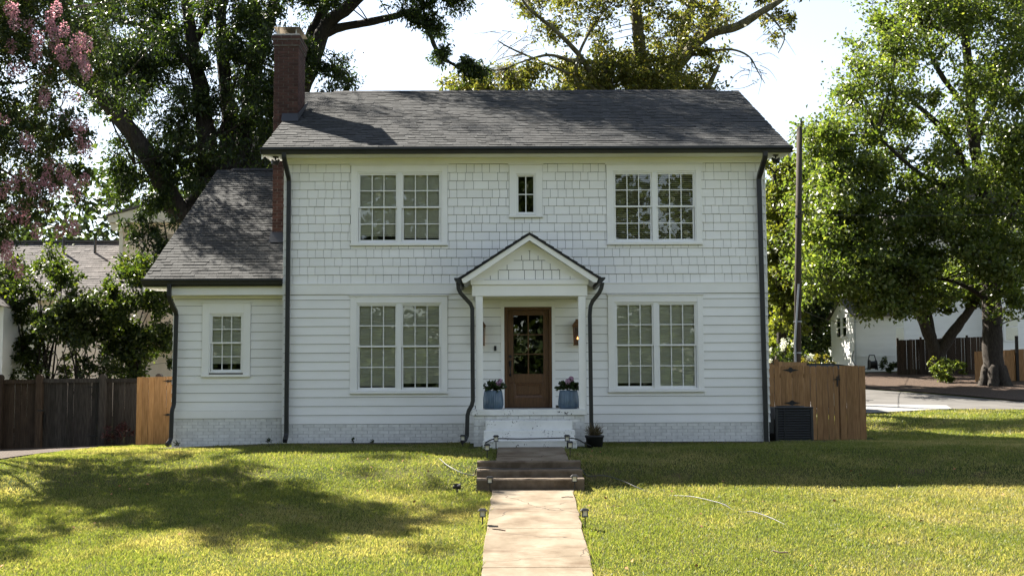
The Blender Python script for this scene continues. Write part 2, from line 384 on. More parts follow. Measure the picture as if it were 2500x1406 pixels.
def axis_steps(dense, fine, coarse):
    a = list(np.arange(dense[0], dense[1] + 1e-6, fine)); s = fine
    lo, hi = dense
    while hi < coarse: s *= 1.35; hi += s; a.append(hi)
    s = fine
    while lo > -coarse: s *= 1.35; lo -= s; a.insert(0, lo)
    return np.array(a)
gx = axis_steps((-14, 22), .3, 420); gy = axis_steps((-16, 34), .3, 420)
X, Y = np.meshgrid(gx, gy); Z = ground(X, Y)
nx, ny = len(gx), len(gy); idx = np.arange(nx * ny).reshape(ny, nx)
fq = np.stack([idx[:-1, :-1], idx[:-1, 1:], idx[1:, 1:], idx[1:, :-1]], -1).reshape(-1, 4)
tag(link('ground', mesh('ground', np.stack([X, Y, Z], -1).reshape(-1, 3), fq, 'lawn_soil', smooth=True)), kind='structure')

def drape(name, poly, m, lift, step=.4, kind='structure', parent=None):
    """sheet that follows the ground inside a convex-ish polygon given as left and right edges"""
    L, Rr = poly; n = 24; mm = 14; v = []; f = []
    def along(P, s):
        s *= len(P) - 1; i = min(int(s), len(P) - 2); u = s - i
        return (P[i][0] * (1 - u) + P[i + 1][0] * u, P[i][1] * (1 - u) + P[i + 1][1] * u)
    for i in range(n + 1):
        a, b = along(L, i / n), along(Rr, i / n)
        for j in range(mm + 1):
            u = j / mm; x = a[0] * (1 - u) + b[0] * u; y = a[1] * (1 - u) + b[1] * u
            v.append((x, y, G(x, y) + lift))
    for i in range(n):
        for j in range(mm):
            k = i * (mm + 1) + j; f.append((k, k + 1, k + mm + 2, k + mm + 1))
    return tag(link(name, mesh(name, v, f, m, smooth=True), parent), kind=kind)

# right: lane, pale apron, leaf-litter bank;  left: gravel drive
drape('road', ([(6, 15.5), (9.5, 15.2), (12.5, 15.2), (16.2, 14.3), (24, 12)], [(6, 31), (11, 28.5), (14.3, 26.0), (17.4, 18.0), (26, 14.8)]), 'asphalt', .03)
drape('driveway', ([(6.5, 12.0), (10.5, 12.6), (14.0, 14.7)], [(6.5, 16.6), (11.2, 17.2), (14.4, 16.3)]), 'concrete_pale', .045)
drape('leaf_litter_bank', ([(14.2, 27.4), (15.2, 25.6), (17.7, 18.4), (30, 14.6)], [(15.6, 34.6), (18, 37), (24, 36), (36, 34)]), 'mulch', .04)
drape('gravel_drive', ([(-14, -3.2), (-13, 0), (-12.6, 4.2)], [(-10.6, -2.6), (-9.9, 0.6), (-9.7, 4.2)]), 'soil', .02)  # dark soil colour stands in for the shade on the gravel
drape('foundation_bed', ([(-7.6, -.22), (-5.2, -.62), (-3, -.5), (-1.3, -.55)], [(-7.6, .35), (-5.1, -.02), (-3, -.02), (-1.3, -.02)]), 'soil', .02)
drape('foundation_bed', ([(1.1, -.55), (3, -.5), (5.0, -.5), (6.3, -.1)], [(1.1, -.02), (3, -.02), (5.0, -.02), (6.3, .8)]), 'soil', .02)

# ------------------------------------------------------------------ front walk and garden steps
walk = tag(bpy.data.objects.new('front_walk', None), kind='structure'); COL.objects.link(walk)
def walk_z(y): return float(np.interp(y, [-18, -14, -11.4, -5.5, -4.6, -2.3], [-1.30, -1.22, -1.035, -.535, -.115, 0.0]))
def walk_x(y, side): return float(np.interp(y, [-18, -11.4, -5.5, -5.4, -2.3], [-.84, -.77, -.70, -.64, -.63] if side < 0 else [.44, .515, .60, .575, .60]))
seams = [-2.34, -3.5, -4.62, None, -5.50, -7.20, -8.66, -10.95, -13.2, -15.5, -17.8]
for a, b in zip(seams, seams[1:]):
    if a is None or b is None: continue
    a2, b2 = a - .006, b + .006; mb = MB(); v = []
    for y in np.linspace(b2, a2, 5):
        for s in (-1, 1):
            jit = .012 * math.sin(9 * y + s)
            v += [(walk_x(y, s) + jit, y, walk_z(y)), (walk_x(y, s) + jit, y, walk_z(y) - .14)]
    f = []
    for i in range(4):
        k = 4 * i; f += [(k, k + 2, k + 6, k + 4), (k + 1, k + 5, k + 7, k + 3), (k, k + 4, k + 5, k + 1), (k + 2, k + 3, k + 7, k + 6)]
    f += [(0, 1, 3, 2), (16, 18, 19, 17)]
    mb.add(v, f).build('slab', 'concrete_walk', walk, bevel=.008)
gs = tag(bpy.data.objects.new('garden_steps', None), kind='structure'); COL.objects.link(gs)
for i, (yf, yb, zt, x0, x1) in enumerate(((-4.86, -4.625, -.118, -.955, .765), (-5.16, -4.87, -.245, -.955, .775), (-5.49, -5.17, -.365, -.95, .785))):
    mb = MB(); n = 14
    xs = np.linspace(x0, x1, n + 1)
    v = [];  # worn upper edge
    for x in xs:
        w = .006 * math.sin(7 * x + i) + .005 * math.sin(23 * x + 2 * i)
        v += [(x, yb, zt), (x, yf + .02 + w, zt + w * .4), (x, yf + w, zt - .022), (x, yf + w, zt - .30), (x, yb, zt - .30)]
    f = []
    for k in range(n):
        for j in range(5): f.append((5 * k + j, 5 * k + (j + 1) % 5, 5 * k + 5 + (j + 1) % 5, 5 * k + 5 + j))
    f += [(4, 3, 2, 1, 0), tuple(5 * n + j for j in range(5))]
    mb.add(v, f).build('step', 'concrete_old', gs)

# ------------------------------------------------------------------ the house
house = thing('house', (0, 0, 0), 'white two storey house with dark shingle roof, shake upper wall and small gabled porch', 'house')
XL, XR, Z0, ZB0, ZB1, ZT = -5.07, 4.95, .375, 3.04, 3.27, 5.765
HD, EZ, RY, RZ = 9.9, 6.03, 4.95, 8.50                    # depth, eave height, ridge
WINS = {  # casing outer: x0, x1, z0, z1
    'ul': (-3.69, -1.67, 4.05, 5.765), 'um': (-.39, .31, 4.63, 5.765), 'ur': (1.64, 3.63, 4.05, 5.765),
    'll': (-3.69, -1.67, .99, 3.03), 'lr': (1.64, 3.62, 1.00, 3.03)}
DOOR = (-.57, .55, .66, 2.88)
def glass_rect(k):
    x0, x1, z0, z1 = WINS[k]
    return (x0 + .13, x1 - .12, z0 + .06, z1 - .17) if k != 'um' else (-.25, .17, 4.70, 5.55)
holes = [glass_rect(k) for k in WINS] + [(-.50, .48, .60, 2.76)]
mb = MB(); panel_with_holes(mb, XL + .004, XR - .004, -.3, 5.9, .02, .16, holes)
mb.box(XL + .004, XL + .15, .16, HD - .2, -.3, 5.9); mb.box(XR - .15, XR - .004, .16, HD - .2, -.3, 5.9); mb.box(XL + .004, XR - .004, HD - .2, HD - .05, -.3, 5.9)
mb.prism([(.16, 5.9), (HD - .2, 5.9), (RY, 8.2)], 'x', XL + .004, XL + .15); mb.prism([(.16, 5.9), (HD - .2, 5.9), (RY, 8.2)], 'x', XR - .15, XR - .004)
mb.box(XL + .16, XR - .16, .17, HD - .2, 3.0, 3.2); mb.box(XL + .16, XR - .16, .17, HD - .2, .4, .6)
mb.box(XL + .16, XR - .16, 2.6, 2.7, .6, 5.8)
mb.build('wall', 'sheathing', house)
# inner faces are dark rooms; the outside gets boards, shakes and bricks
# lap siding, front
def casing_cuts(z0, z1, extra=()):
    c = [(w[0], w[1]) for w in WINS.values() if w[2] < z1 - .01 and w[3] > z0 + .01]
    if z0 < DOOR[3]: c.append((DOOR[0], DOOR[1]))
    return c + list(extra)
planks = []; k = 0; z = Z0
while z < ZB0 - .02:
    h = min(.1825, ZB0 - z)
    extra = [(-1.11, 1.06)] if z < .66 else []
    for a, b in minus(XL - .012, XR + .012, casing_cuts(z, z + h, extra)):
        planks.append(place(a, .02, z, b - a, .030, h - .007))
    for a, b, c, d in fillers(z, h, [WINS['ll'], WINS['lr'], DOOR]):
        planks.append(place(a, .02, c, b - a, .028 if c == z else .018, d - c - (.007 if c > z else .002)))
    z += .1825
WP = wedge('white_siding', 1, .35)
pieces('plank', WP, 'white_siding', planks, house, 300)
# sides of the main house
side = []
z = Z0
while z < 5.85:
    h = min(.1825, 5.85 - z)
    side.append(place(XR - .004, -.006, z, HD - .04, .028, h + .01, rz=R(90)))
    if z > 2.9: side.append(place(XL + .004, HD - .04, z, HD - .04, .028, h + .01, rz=R(-90)))
    z += .1825
for k2 in range(13):                                     # right gable, boards shortening to the ridge
    zz = 5.86 + k2 * .1825; run = (8.3 - zz - .18) / .456
    if run > .1: side.append(place(XR - .004, RY - run, zz, 2 * run, .028, .19, rz=R(90)))
pieces('side_plank', WP, 'white_siding', side, house, 300)
# trim band, frieze, corner boards
B(XL - .02, XR + .02, -.022, .02, ZB0 + .002, ZB1 - .025).build('band_board', 'white_trim', house)
B(XL - .02, XR + .02, -.035, .02, ZB1 - .024, ZB1 - .002).build('band_cap', 'white_trim', house)
B(XL - .02, XR + .02, -.030, .02, ZT + .002, 5.90).build('frieze_board', 'white_trim', house)
# shakes
shakes = []; W6 = [.165, .155, .205, .312, .212, .158]; offs = [0, .52, .05, .57, .02, .55, .9]
row = 0; z = ZB1
while z < ZT - .02:
    h = .1782; x = XL - .02 - offs[row % 2] - (.31 if row in (0, 2) else 0) - .02 * (row % 3); i = (row * 2) % 6
    cuts = [(w[0], w[1]) for w in WINS.values() if w[2] < z + h - .02 and w[3] > z + .01]
    while x < XR + .02:
        w = W6[i % 6] * random.uniform(.97, 1.03); a, b = max(x, XL - .02), min(x + w - .0065, XR + .02)
        if b - a > .004:
            for s0, s1 in minus(a, b, cuts):
                if s1 - s0 > .004: shakes.append(place(s0, .02, z + random.uniform(-.002, .002), s1 - s0, random.uniform(.028, .033), h - .0055))
            for c0, c1, c2, c3 in fillers(z, h, list(WINS.values())):
                q0, q1 = max(a, c0), min(b, c1)
                if q1 - q0 > .004: shakes.append(place(q0, .02, c2, q1 - q0, .029, c3 - c2 - .004))
        x += w; i += 1
    z += h; row += 1
shakes.sort(key=lambda M: -(M[0][0] * M[2][2]))
pieces('shake', WP, 'white_siding', shakes, house, 300, 'shake_field')

# foundation bricks (painted)
fnd = MB()
fnd.box(XL + .015, XR - .015, .004, .12, -.5, Z0 - .004)
fnd = fnd.build('foundation', 'painted_mortar', house)
BR = brick_shape(); bricks = []
def brick_rows(x0, x1, y, zt, zb, out):
    r = 0; z = zt
    while z > zb:
        z -= .0665; x = x0 - (.11 if r % 2 else 0)
        while x < x1 - .01:
            a, b = max(x, x0), min(x + .211, x1)
            if b - a > .03: out.append(place(a, y + random.uniform(-.003, .003), z + random.uniform(-.002, .002), b - a - .008, .012, .0595, ry=random.uniform(-.006, .006)))
            x += .2195
        r += 1
brick_rows(XL, XR, .002, Z0 - .004, -.14, bricks)
bricks = [b for b in bricks if not (-1.1 < b.translation.x + .1 < 1.0)]
brick_rows(-7.44, -5.16, .402, .49, -.2, bricks)
random.shuffle(bricks); bricks.sort(key=lambda M: M.translation.z < -.05)
pieces('brick', BR, 'painted_brick', bricks, fnd, 300, 'brick_field')

# roof: deck, shingle courses, ridge cap, soffit, gutter
def shingle_slope(x0, x1, y0, z0, y1, z1, expo, wmin, wmax, cut=None, seedw=0):
    """tabs on a slope that rises from (y0, z0) to (y1, z1)"""
    L = math.hypot(y1 - y0, z1 - z0); sl = math.atan2(z1 - z0, y1 - y0); out = []; n = int(L / expo)
    rx = sl - R(90)                                     # wedge's +z runs up the slope, its -y faces out
    for r in range(n + 1):
        s = r * expo; x = x0 - random.uniform(0, wmax)
        ln = min(expo + .02, L - s)
        if ln < .03: continue
        while x < x1:
            w = random.uniform(wmin, wmax); a, b = max(x, x0), min(x + w, x1)
            if b - a > .02:
                yy, zz = y0 + s * math.cos(sl), z0 + s * math.sin(sl)
                if not (cut and cut((a + b) / 2, yy + .05)):
                    out.append(place(a, yy, zz, b - a - .004, random.choice((.011, .014, .020)), ln, rx=rx))
            x += w
    return out
TAB = wedge('shingle', 1, .2)
SL = (RZ - EZ) / (RY + .47)
roof = MB().prism([(-.47, EZ - .012), (RY, RZ - .012), (2 * RY + .47, EZ - .012), (2 * RY + .47, EZ - .09), (RY, RZ - .13), (-.47, EZ - .09)], 'x', -5.455, 5.395).build('roof', 'roof_base', house)
chim = lambda x, y: x < -5.13 and 1.96 < y < 2.98
tabs = shingle_slope(-5.46, 5.40, -.50, EZ - .012, RY, RZ, .165, .13, .30, chim)
wing_tabs = shingle_slope(-7.98, -5.10, -.01, 3.36, 6.4, 6.80, .155, .13, .30, lambda x, y: x > -5.72 and y > 1.9)
pieces('shingle', TAB, 'shingle', sorted(wing_tabs, key=lambda M: M.translation.y)[:150] + sorted(tabs, key=lambda M: M.translation.y)[:150]
       + sorted(wing_tabs, key=lambda M: M.translation.y)[150:] + sorted(tabs, key=lambda M: M.translation.y)[150:], roof, 300, 'shingle_field')
mb = MB()
for x in np.arange(-4.75, 4.75, .24):
    mb.prism([(RY - .16, RZ - .052), (RY, RZ + .034 + .006 * random.random()), (RY + .16, RZ - .052), (RY, RZ + .0)], 'x', x, x + .236)
mb.build('ridge_cap', 'shingle_dark', roof)
for s, x in ((-1, -5.46), (1, 5.40)):                    # rake boards
    MB().prism([(-.47, EZ - .10), (RY, RZ - .14), (2 * RY + .47, EZ - .10), (2 * RY + .47, EZ - .24), (RY, RZ - .28), (-.47, EZ - .24)], 'x', x - .012, x + .012).build('rake_board', 'white_trim', roof)
MB().box(-5.44, 5.38, -.47, .02, 5.885, 5.90).build('soffit', 'white_trim', house)
B(-5.44, 5.38, -.492, -.471, 5.87, 5.99).build('fascia', 'white_trim', house)
for x0, x1 in ((-5.44, XL), (XR, 5.38)):
    MB().prism([(-.46, 5.905), (.35, 5.905), (.35, 6.25), (-.46, 5.95)], 'x', x0, x1).build('eave_return', 'white_trim', house)
def gutter_x(x0, x1, y, z, parent, d=.125, h=.135):
    """ogee gutter running along x, its back at y"""
    p = [(y, z), (y, z - h), (y - .07, z - h), (y - d * .72, z - h * .6), (y - d, z - h * .35), (y - d, z), (y - d + .014, z), (y - d + .014, z - h * .3), (y - .06, z - h + .02), (y - .012, z - h + .02), (y - .012, z)]
    return MB().prism(p, 'x', x0, x1).build('gutter', 'dark_metal', parent)
gutter_x(-5.475, 5.415, -.494, 6.015, house)
B(-5.475, -5.463, -.62, -.492, 5.88, 6.015).build('gutter_end', 'dark_metal', house); B(5.403, 5.418, -.62, -.492, 5.88, 6.015).build('gutter_end', 'dark_metal', house)
def downspout(pts, parent, r=.062):
    P = [Vector(p) for p in pts]; out = [P[0]]
    for a, b, c in zip(P, P[1:], P[2:]):                # soften the elbows
        d1, d2 = min(.05, (b - a).length / 3), min(.05, (c - b).length / 3)
        out += [b - (b - a).normalized() * d1, b + (c - b).normalized() * d2]
    out.append(P[-1])
    o = MB().tube(out, r, 4).build('downspout', 'dark_metal', parent, bevel=.008); return o
downspout([(-4.99, -.56, 5.90), (-4.99, -.55, 5.78), (-4.97, -.08, 5.45), (-4.97, -.08, .14), (-4.97, -.25, .04)], house)
downspout([(4.86, -.56, 5.90), (4.86, -.55, 5.78), (4.82, -.08, 5.45), (4.86, -.08, -.05)], house, .068)
# flood lights under the eaves
for x in (-5.22, 5.14):
    fl = MB().box(x - .05, x + .05, -.30, -.20, 5.86, 5.884).tube([(x, -.25, 5.86), (x, -.25, 5.81)], .018, 8).build('floodlight', 'dark_metal', house)
    for s in (-1, 1):
        MB().lathe((0, 0, 0), [(.02, -.05), (.03, -.02), (.048, .03), (.055, .06)], 12).build('lamp_head', 'dark_metal', fl).matrix_local = Matrix.Translation((x + s * .05, -.27, 5.78)) @ Matrix.Rotation(s * .6, 4, 'Y') @ Matrix.Rotation(R(150), 4, 'X')

# windows
SLAT = ([(-.5, -.5, -.5), (.5, -.5, -.5), (-.5, .5, -.5), (.5, .5, -.5), (-.5, -.5, .5), (.5, -.5, .5), (-.5, .5, .5), (.5, .5, .5)], CUBE_F)
slat_me = mesh('blind_slat', SLAT[0], SLAT[1], 'blind_slat')
pane_me = mesh('pane', [(0, 0, 0), (1, 0, 0), (1, 0, 1), (0, 0, 1), (0, 1, 0), (1, 1, 0), (1, 1, 1), (0, 1, 1)], [(0, 1, 2, 3), (5, 4, 7, 6), (0, 4, 5, 1), (3, 2, 6, 7), (0, 3, 7, 4), (1, 5, 6, 2)], 'window_glass')
bar_me = mesh('muntin', SLAT[0], SLAT[1], 'white_vinyl')
def sash(w, x0, x1, z0, z1, y, cols, rows, st=.034, top=None, bot=None):
    top = top or st; bot = bot or st
    mb = MB(); a, b, c, d = x0 + st, x1 - st, z0 + bot, z1 - top
    mb.box(x0, a, y, y + .032, z0, z1); mb.box(b, x1, y, y + .032, z0, z1); mb.box(a, b, y, y + .032, z0, c); mb.box(a, b, y, y + .032, d, z1)
    mb.build('sash', 'white_vinyl', w)
    pw, ph = (b - a) / cols, (d - c) / rows; mt = .019
    for i in range(cols):
        for j in range(rows):
            l = a + i * pw + (mt / 2 if i else 0); r = a + (i + 1) * pw - (mt / 2 if i < cols - 1 else 0)
            u = c + j * ph + (mt / 2 if j else 0); v = c + (j + 1) * ph - (mt / 2 if j < rows - 1 else 0)
            o = link('pane', pane_me, w); o.matrix_local = place(l, y + .014, u, r - l, .004, v - u)
    for i in range(1, cols): o = link('muntin', bar_me, w); o.matrix_local = place(a + i * pw, y + .013, (c + d) / 2, mt, .02, d - c)
    for j in range(1, rows):
        for i in range(cols):
            l = a + i * pw + (mt / 2 if i else 0); r = a + (i + 1) * pw - (mt / 2 if i < cols - 1 else 0)
            o = link('muntin', bar_me, w); o.matrix_local = place((l + r) / 2, y + .013, c + j * ph, r - l, .018, mt)
def blind(w, x0, x1, z0, z1, y, tilt, gap=.043):
    z = z1 - .05
    B(x0, x1, y - .02, y + .02, z1 - .045, z1).build('blind_headrail', 'blind_slat', w)
    while z > z0 + .02:
        o = link('blind_slat', slat_me, w); o.matrix_local = place((x0 + x1) / 2, y, z, x1 - x0, .048, .003, rx=R(tilt) + random.uniform(-.04, .04)); z -= gap
    B(x0, x1, y - .012, y + .012, z0, z0 + .016).build('blind_bottom_rail', 'blind_slat', w)
def shade(w, x0, x1, z0, z1, y):
    n = int((z1 - z0) / .035); v = []
    for i in range(n + 1):
        zz = z0 + (z1 - z0) * i / n; v += [(x0, y - (.006 if i % 2 else 0), zz), (x1, y - (.006 if i % 2 else 0), zz)]
    f = [(2 * i, 2 * i + 1, 2 * i + 3, 2 * i + 2) for i in range(n)]
    m_ = len(v); v += [(a[0], a[1] + .004, a[2]) for a in v]; f += [tuple(m_ + i for i in reversed(q)) for q in f[:n]]
    MB().add(v, f).build('window_shade', 'shade_fabric', w)
    B(x0, x1, y - .014, y + .01, z0 - .022, z0).build('shade_bottom_rail', 'blind_slat', w)
def window(key, rect, y=0.0, kind='blind', double=True, side=.105, head=.14, tilts=(-62, -62), drops=(.08, .04)):
    x0, x1, z0, z1 = rect
    gx0, gx1, gz0, gz1 = (x0 + .13, x1 - .12, z0 + .06, z1 - .17) if key != 'um' else (-.25, .17, 4.70, 5.55)
    if key == 'wing': gx0, gx1, gz0, gz1 = x0 + .15, x1 - .15, z0 + .09, z1 - .25
    w = MB()
    w.box(x0 + .004, gx0, y - .03, y + .02, z0 + .055, z1 - .028); w.box(gx1, x1 - .004, y - .03, y + .02, z0 + .055, z1 - .028)
    w.box(gx0, gx1, y - .0295, y + .02, gz1, z1 - .028)
    w = w.build('window', 'white_trim', house, bevel=.004)
    w.name = 'window'
    B(x0 - .018, x1 + .018, y - .055, y + .02, z1 - .027, z1 - .004).build('head_cap', 'white_trim', w)
    B(x0 - .002, x1 + .002, y - .06, y + .02, z0, z0 + .054).build('sill', 'white_trim', w, bevel=.004)
    fr = MB(); fw = .028                                   # vinyl frame, set back a little
    fr.box(gx0, gx0 + fw, y - .012, y + .12, gz0 - .004, gz1); fr.box(gx1 - fw, gx1, y - .012, y + .12, gz0 - .004, gz1)
    fr.box(gx0 + fw, gx1 - fw, y - .012, y + .12, gz1 - fw, gz1); fr.box(gx0 + fw, gx1 - fw, y - .012, y + .12, gz0 - .004, gz0 + .022)
    cx = (gx0 + gx1) / 2
    if double: fr.box(cx - .045, cx + .045, y - .012, y + .12, gz0 + .022, gz1 - fw)
    fr.build('frame', 'white_vinyl', w)
    units = [(gx0 + fw, cx - .045), (cx + .045, gx1 - fw)] if double else [(gx0 + fw, gx1 - fw)]
    zm = gz0 + (gz1 - gz0) * .505
    for n, (a, b) in enumerate(units):
        if key == 'um':
            sash(w, a, b, gz0 + .022, gz1 - fw, y + .03, 2, 2, .026)
            continue
        sash(w, a, b, zm - .018, gz1 - fw, y + .012, 3, 2)
        sash(w, a + .006, b - .006, gz0 + .022, zm + .018, y + .048, 3, 2, bot=.045)
        if kind == 'blind': blind(w, a + .01, b - .01, gz0 + .05 + drops[n], gz1 - .03, y + .108, tilts[n])
        else: shade(w, a + .01, b - .01, gz0 + .05 + drops[n], gz1 - .03, y + .096)
    return w
window('ul', WINS['ul'], kind='blind', drops=(.10, .06), tilts=(-66, -66))
window('um', WINS['um'], double=False, kind='none')
window('ur', WINS['ur'], kind='blind', tilts=(-20, -20), drops=(.0, .0))
window('ll', WINS['ll'], kind='shade', drops=(.07, .12))
lr = window('lr', WINS['lr'], kind='shade', drops=(.10, .02))

# ------------------------------------------------------------------ wing
WX0, WX1, WY = -7.44, -5.10, .40
WW = (-6.84, -5.82, 1.35, 2.93)
mb = MB(); panel_with_holes(mb, WX0 + .004, WX1, -.4, 3.3, WY + .02, WY + .16, [(-6.69, -5.97, 1.44, 2.68)])
mb.box(WX0 + .004, WX0 + .14, WY + .16, 12.3, -.4, 3.3); mb.box(WX0 + .15, WX1 - .01, 3, 3.1, -.3, 3.2)
mb.prism([(WY + .16, 3.3), (12.3, 3.3), (6.4, 6.5)], 'x', WX0 + .004, WX0 + .14)
mb.build('wing_wall', 'sheathing', house)
pl = []; z = .655
while z < 2.97:
    h = min(.1825, 2.985 - z)
    for a, b in minus(WX0 - .012, WX1, [(WW[0], WW[1])] if WW[2] < z + h - .02 and WW[3] > z + .01 else []):
        pl.append(place(a, WY + .02, z, b - a, .030, h - .007))
    for a, b, c, d in fillers(z, h, [WW]): pl.append(place(a, WY + .02, c, b - a, .028 if c == z else .018, d - c - (.007 if c > z else .002)))
    z += .1825
sp = []; z = .655
while z < 3.2:
    sp.append(place(WX0 + .004, 12.3, z, 12.3 - WY, .028, .19, rz=R(-90))); z += .1825
pieces('plank', WP, 'white_siding', pl + sp, house, 300)
B(WX0 - .02, WX1, WY - .02, WY + .02, .492, .652).build('skirt_board', 'white_trim', house)
B(WX0 - .02, WX1, WY - .012, WY + .02, 2.987, 3.045).build('wing_frieze', 'white_trim', house)
B(WX0 - .05, -5.105, .09, WY + .02, 3.047, 3.25).build('eave_beam', 'white_trim', house, bevel=.004)
B(-7.95, WX0 - .052, .06, .9, 3.20, 3.25).build('eave_return', 'white_trim', house)
B(WX0 + .02, WX1, WY + .004, WY + .12, -.5, .488).build('wing_foundation', 'painted_mortar', house)
window('wing', WW, y=WY, kind='shade', double=False, drops=(.16,))
wr = MB().prism([(.01, 3.345), (6.4, 6.785), (12.8, 3.345), (12.8, 3.26), (6.4, 6.67), (.01, 3.26)], 'x', -7.975, -5.09).build('wing_roof', 'roof_base', house)
for x in (-7.98,):
    MB().prism([(.01, 3.255), (6.4, 6.66), (12.8, 3.255), (12.8, 3.12), (6.4, 6.52), (.01, 3.12)], 'x', x - .012, x + .012).build('rake_board', 'white_trim', wr)
mb = MB()
for x in np.arange(-7.6, -5.8, .24): mb.prism([(6.24, 6.75), (6.4, 6.845), (6.56, 6.75), (6.4, 6.80)], 'x', x, x + .236)
mb.build('ridge_cap', 'shingle_dark', wr)
gutter_x(-8.0, -5.095, .005, 3.375, house, .115, .125)
B(-7.985, -5.10, .007, .028, 3.22, 3.36).build('fascia', 'dark_metal', house)
downspout([(-7.42, -.06, 3.26), (-7.42, -.06, 2.98), (-7.36, .30, 2.68), (-7.38, .30, .75), (-7.41, .27, .68), (-7.42, .27, .05), (-7.46, .12, -.04)], house, .060)
B(-7.53, WX0 - .012, .9, 1.15, .85, 1.12).build('meter_box', 'meter_grey', house)

# ------------------------------------------------------------------ chimney
CX0, CX1, CY0, CY1, CZ = -5.70, -5.15, 2.0, 2.95, 9.12
ch = MB().box(CX0 + .01, CX1 - .01, CY0 + .01, CY1 - .01, -.3, CZ - .02).build('chimney', 'grey_mortar', house)
cb = []
r = 0; z = 3.4
while z < CZ - .06:
    grow = .05 if z > CZ - .16 else .028 if z > CZ - .28 else 0
    o = .11 if r % 2 else 0
    x = CX0 - grow - o
    while x < CX1 + grow - .01:
        a, b = max(x, CX0 - grow), min(x + .213, CX1 + grow)
        if b - a > .03: cb.append(place(a, CY0 - grow, z, b - a - .009, .02, .06))
        x += .222
    y = CY0 - grow - (.11 - o)
    while y < CY1 + grow - .01:
        a, b = max(y, CY0 - grow + .001), min(y + .213, CY1 + grow)
        if b - a > .03:
            cb.append(place(CX1 + grow, a, z, b - a - .009, .02, .06, rz=R(90))); cb.append(place(CX0 - grow, b - .009, z, b - a - .009, .02, .06, rz=R(-90)))
        y += .222
    z += .0685; r += 1
front = [M for M in cb if abs(M[0][0]) > .01]; rest = [M for M in cb if abs(M[0][0]) <= .01]
front.sort(key=lambda M: -M.translation.z)
pieces('brick', BR, 'red_brick', front + rest, ch, 250, 'brick_field')
for i, g_ in ((0, .028), (1, .05)): B(CX0 - g_ + .01, CX1 + g_ - .01, CY0 - g_ + .01, CY1 + g_ - .01, CZ - .27 + .13 * i, CZ - .145 + .125 * i).build('corbel', 'grey_mortar', ch)
B(CX0 - .02, CX1 + .02, CY0 - .02, CY1 + .02, CZ - .019, CZ + .01).build('crown', 'flue_metal', ch)
cxm, cym = (CX0 + CX1) / 2, (CY0 + CY1) / 2       # open metal cap: posts and a tilted lid
for sx in (-1, 1):
    for sy in (-1, 1): B(cxm + sx * .2 - .014, cxm + sx * .2 + .014, cym + sy * .36 - .014, cym + sy * .36 + .014, CZ + .01, CZ + .17).build('cap_post', 'flue_metal', ch)
MB().add([(CX0 - .03, CY0 - .02, CZ + .17), (CX1 + .03, CY0 - .02, CZ + .17), (CX1 + .05, CY1 + .05, CZ + .17), (CX0 - .03, CY1 + .05, CZ + .17), (CX0 + .06, CY0 + .12, CZ + .20), (CX1 - .06, CY0 + .12, CZ + .20), (CX1 - .06, CY1 - .1, CZ + .20), (CX0 + .06, CY1 - .1, CZ + .20)],
         [(3, 2, 1, 0), (4, 5, 6, 7), (0, 1, 5, 4), (1, 2, 6, 5), (2, 3, 7, 6), (3, 0, 4, 7)]).build('cap_lid', 'flue_metal', ch)
B(cxm - .12, cxm + .12, cym - .2, cym + .2, CZ + .01, CZ + .10).build('flue', 'red_brick', ch)
fz = EZ + SL * (CY0 + .47)
MB().prism([(CY0 - .16, fz - .06), (CY0 - .035, fz + .14), (CY0 - .024, fz + .14), (CY0 - .024, fz)], 'x', CX0 + .2, CX1 + .03).build('flashing', 'flashing', ch)
MB().prism([(CY0 - .1, fz - .02), (CY1 + .2, fz + SL * 1.2 + .05), (CY1 + .2, fz + SL * 1.2 + .13), (CY0 - .1, fz + .13)], 'x', CX1 + .024, CX1 + .036).build('flashing', 'flashing', ch)
wz = 3.37 + .536 * 2.0
MB().prism([(CY0 - .25, wz - .1), (CY0 - .03, wz + .16), (CY0 - .024, wz + .16), (CY0 - .024, wz)], 'x', CX0 - .03, -5.1).build('flashing', 'flashing', ch)

# ------------------------------------------------------------------ porch
PX0, PX1, PYF = -1.145, 1.10, -1.45
porch = MB().box(PX0, PX1, PYF, -.01, .565, .68).build('porch_floor', 'chipped_paint', house, bevel=.012)
base = B(PX0 + .05, PX1 - .05, PYF + .05, -.02, -.3, .56).build('porch_base', 'painted_mortar', house)
pb = []; brick_rows(PX0 + .045, PX1 - .045, PYF + .046, .56, -.05, pb)
pieces('brick', BR, 'painted_brick', pb, base, 300)
for i, (yb, yf, zt, x0, x1) in enumerate(((PYF + .04, -1.74, .47, -.865, .80), (-1.735, -2.03, .295, -.895, .835), (-2.025, -2.33, .115, -.91, .85))):
    B(x0, x1, yf, yb, -.08, zt).build('step', 'chipped_paint', house, bevel=.014)
for x in (-1.062, .955):
    p_ = B(x, x + .142, -1.40, -1.26, .682, 2.885).build('post', 'white_trim', house, bevel=.004)
B(-1.13, 1.13, -1.415, -1.245, 2.888, 3.108).build('porch_beam', 'white_trim', house, bevel=.004)
for x in (-1.12, 1.0): B(x, x + .12, -1.244, -.012, 2.888, 3.06).build('porch_beam', 'white_trim', house)
B(-1.155, 1.155, -1.45, -1.24, 3.110, 3.205).build('porch_cornice', 'white_trim', house, bevel=.004)
B(-1.0, 1.0, -1.24, -.012, 3.03, 3.05).build('porch_ceiling', 'white_trim', house)
AZ, EZP, EXP = 4.10, 3.215, 1.37                             # porch roof: apex, eave height, half width
gab = MB().prism([(-1.12, 3.205), (1.12, 3.205), (0, 3.205 + 1.12 * .645)], 'y', -1.38, -1.30).build('porch_gable', 'sheathing', house)
gs_ = []
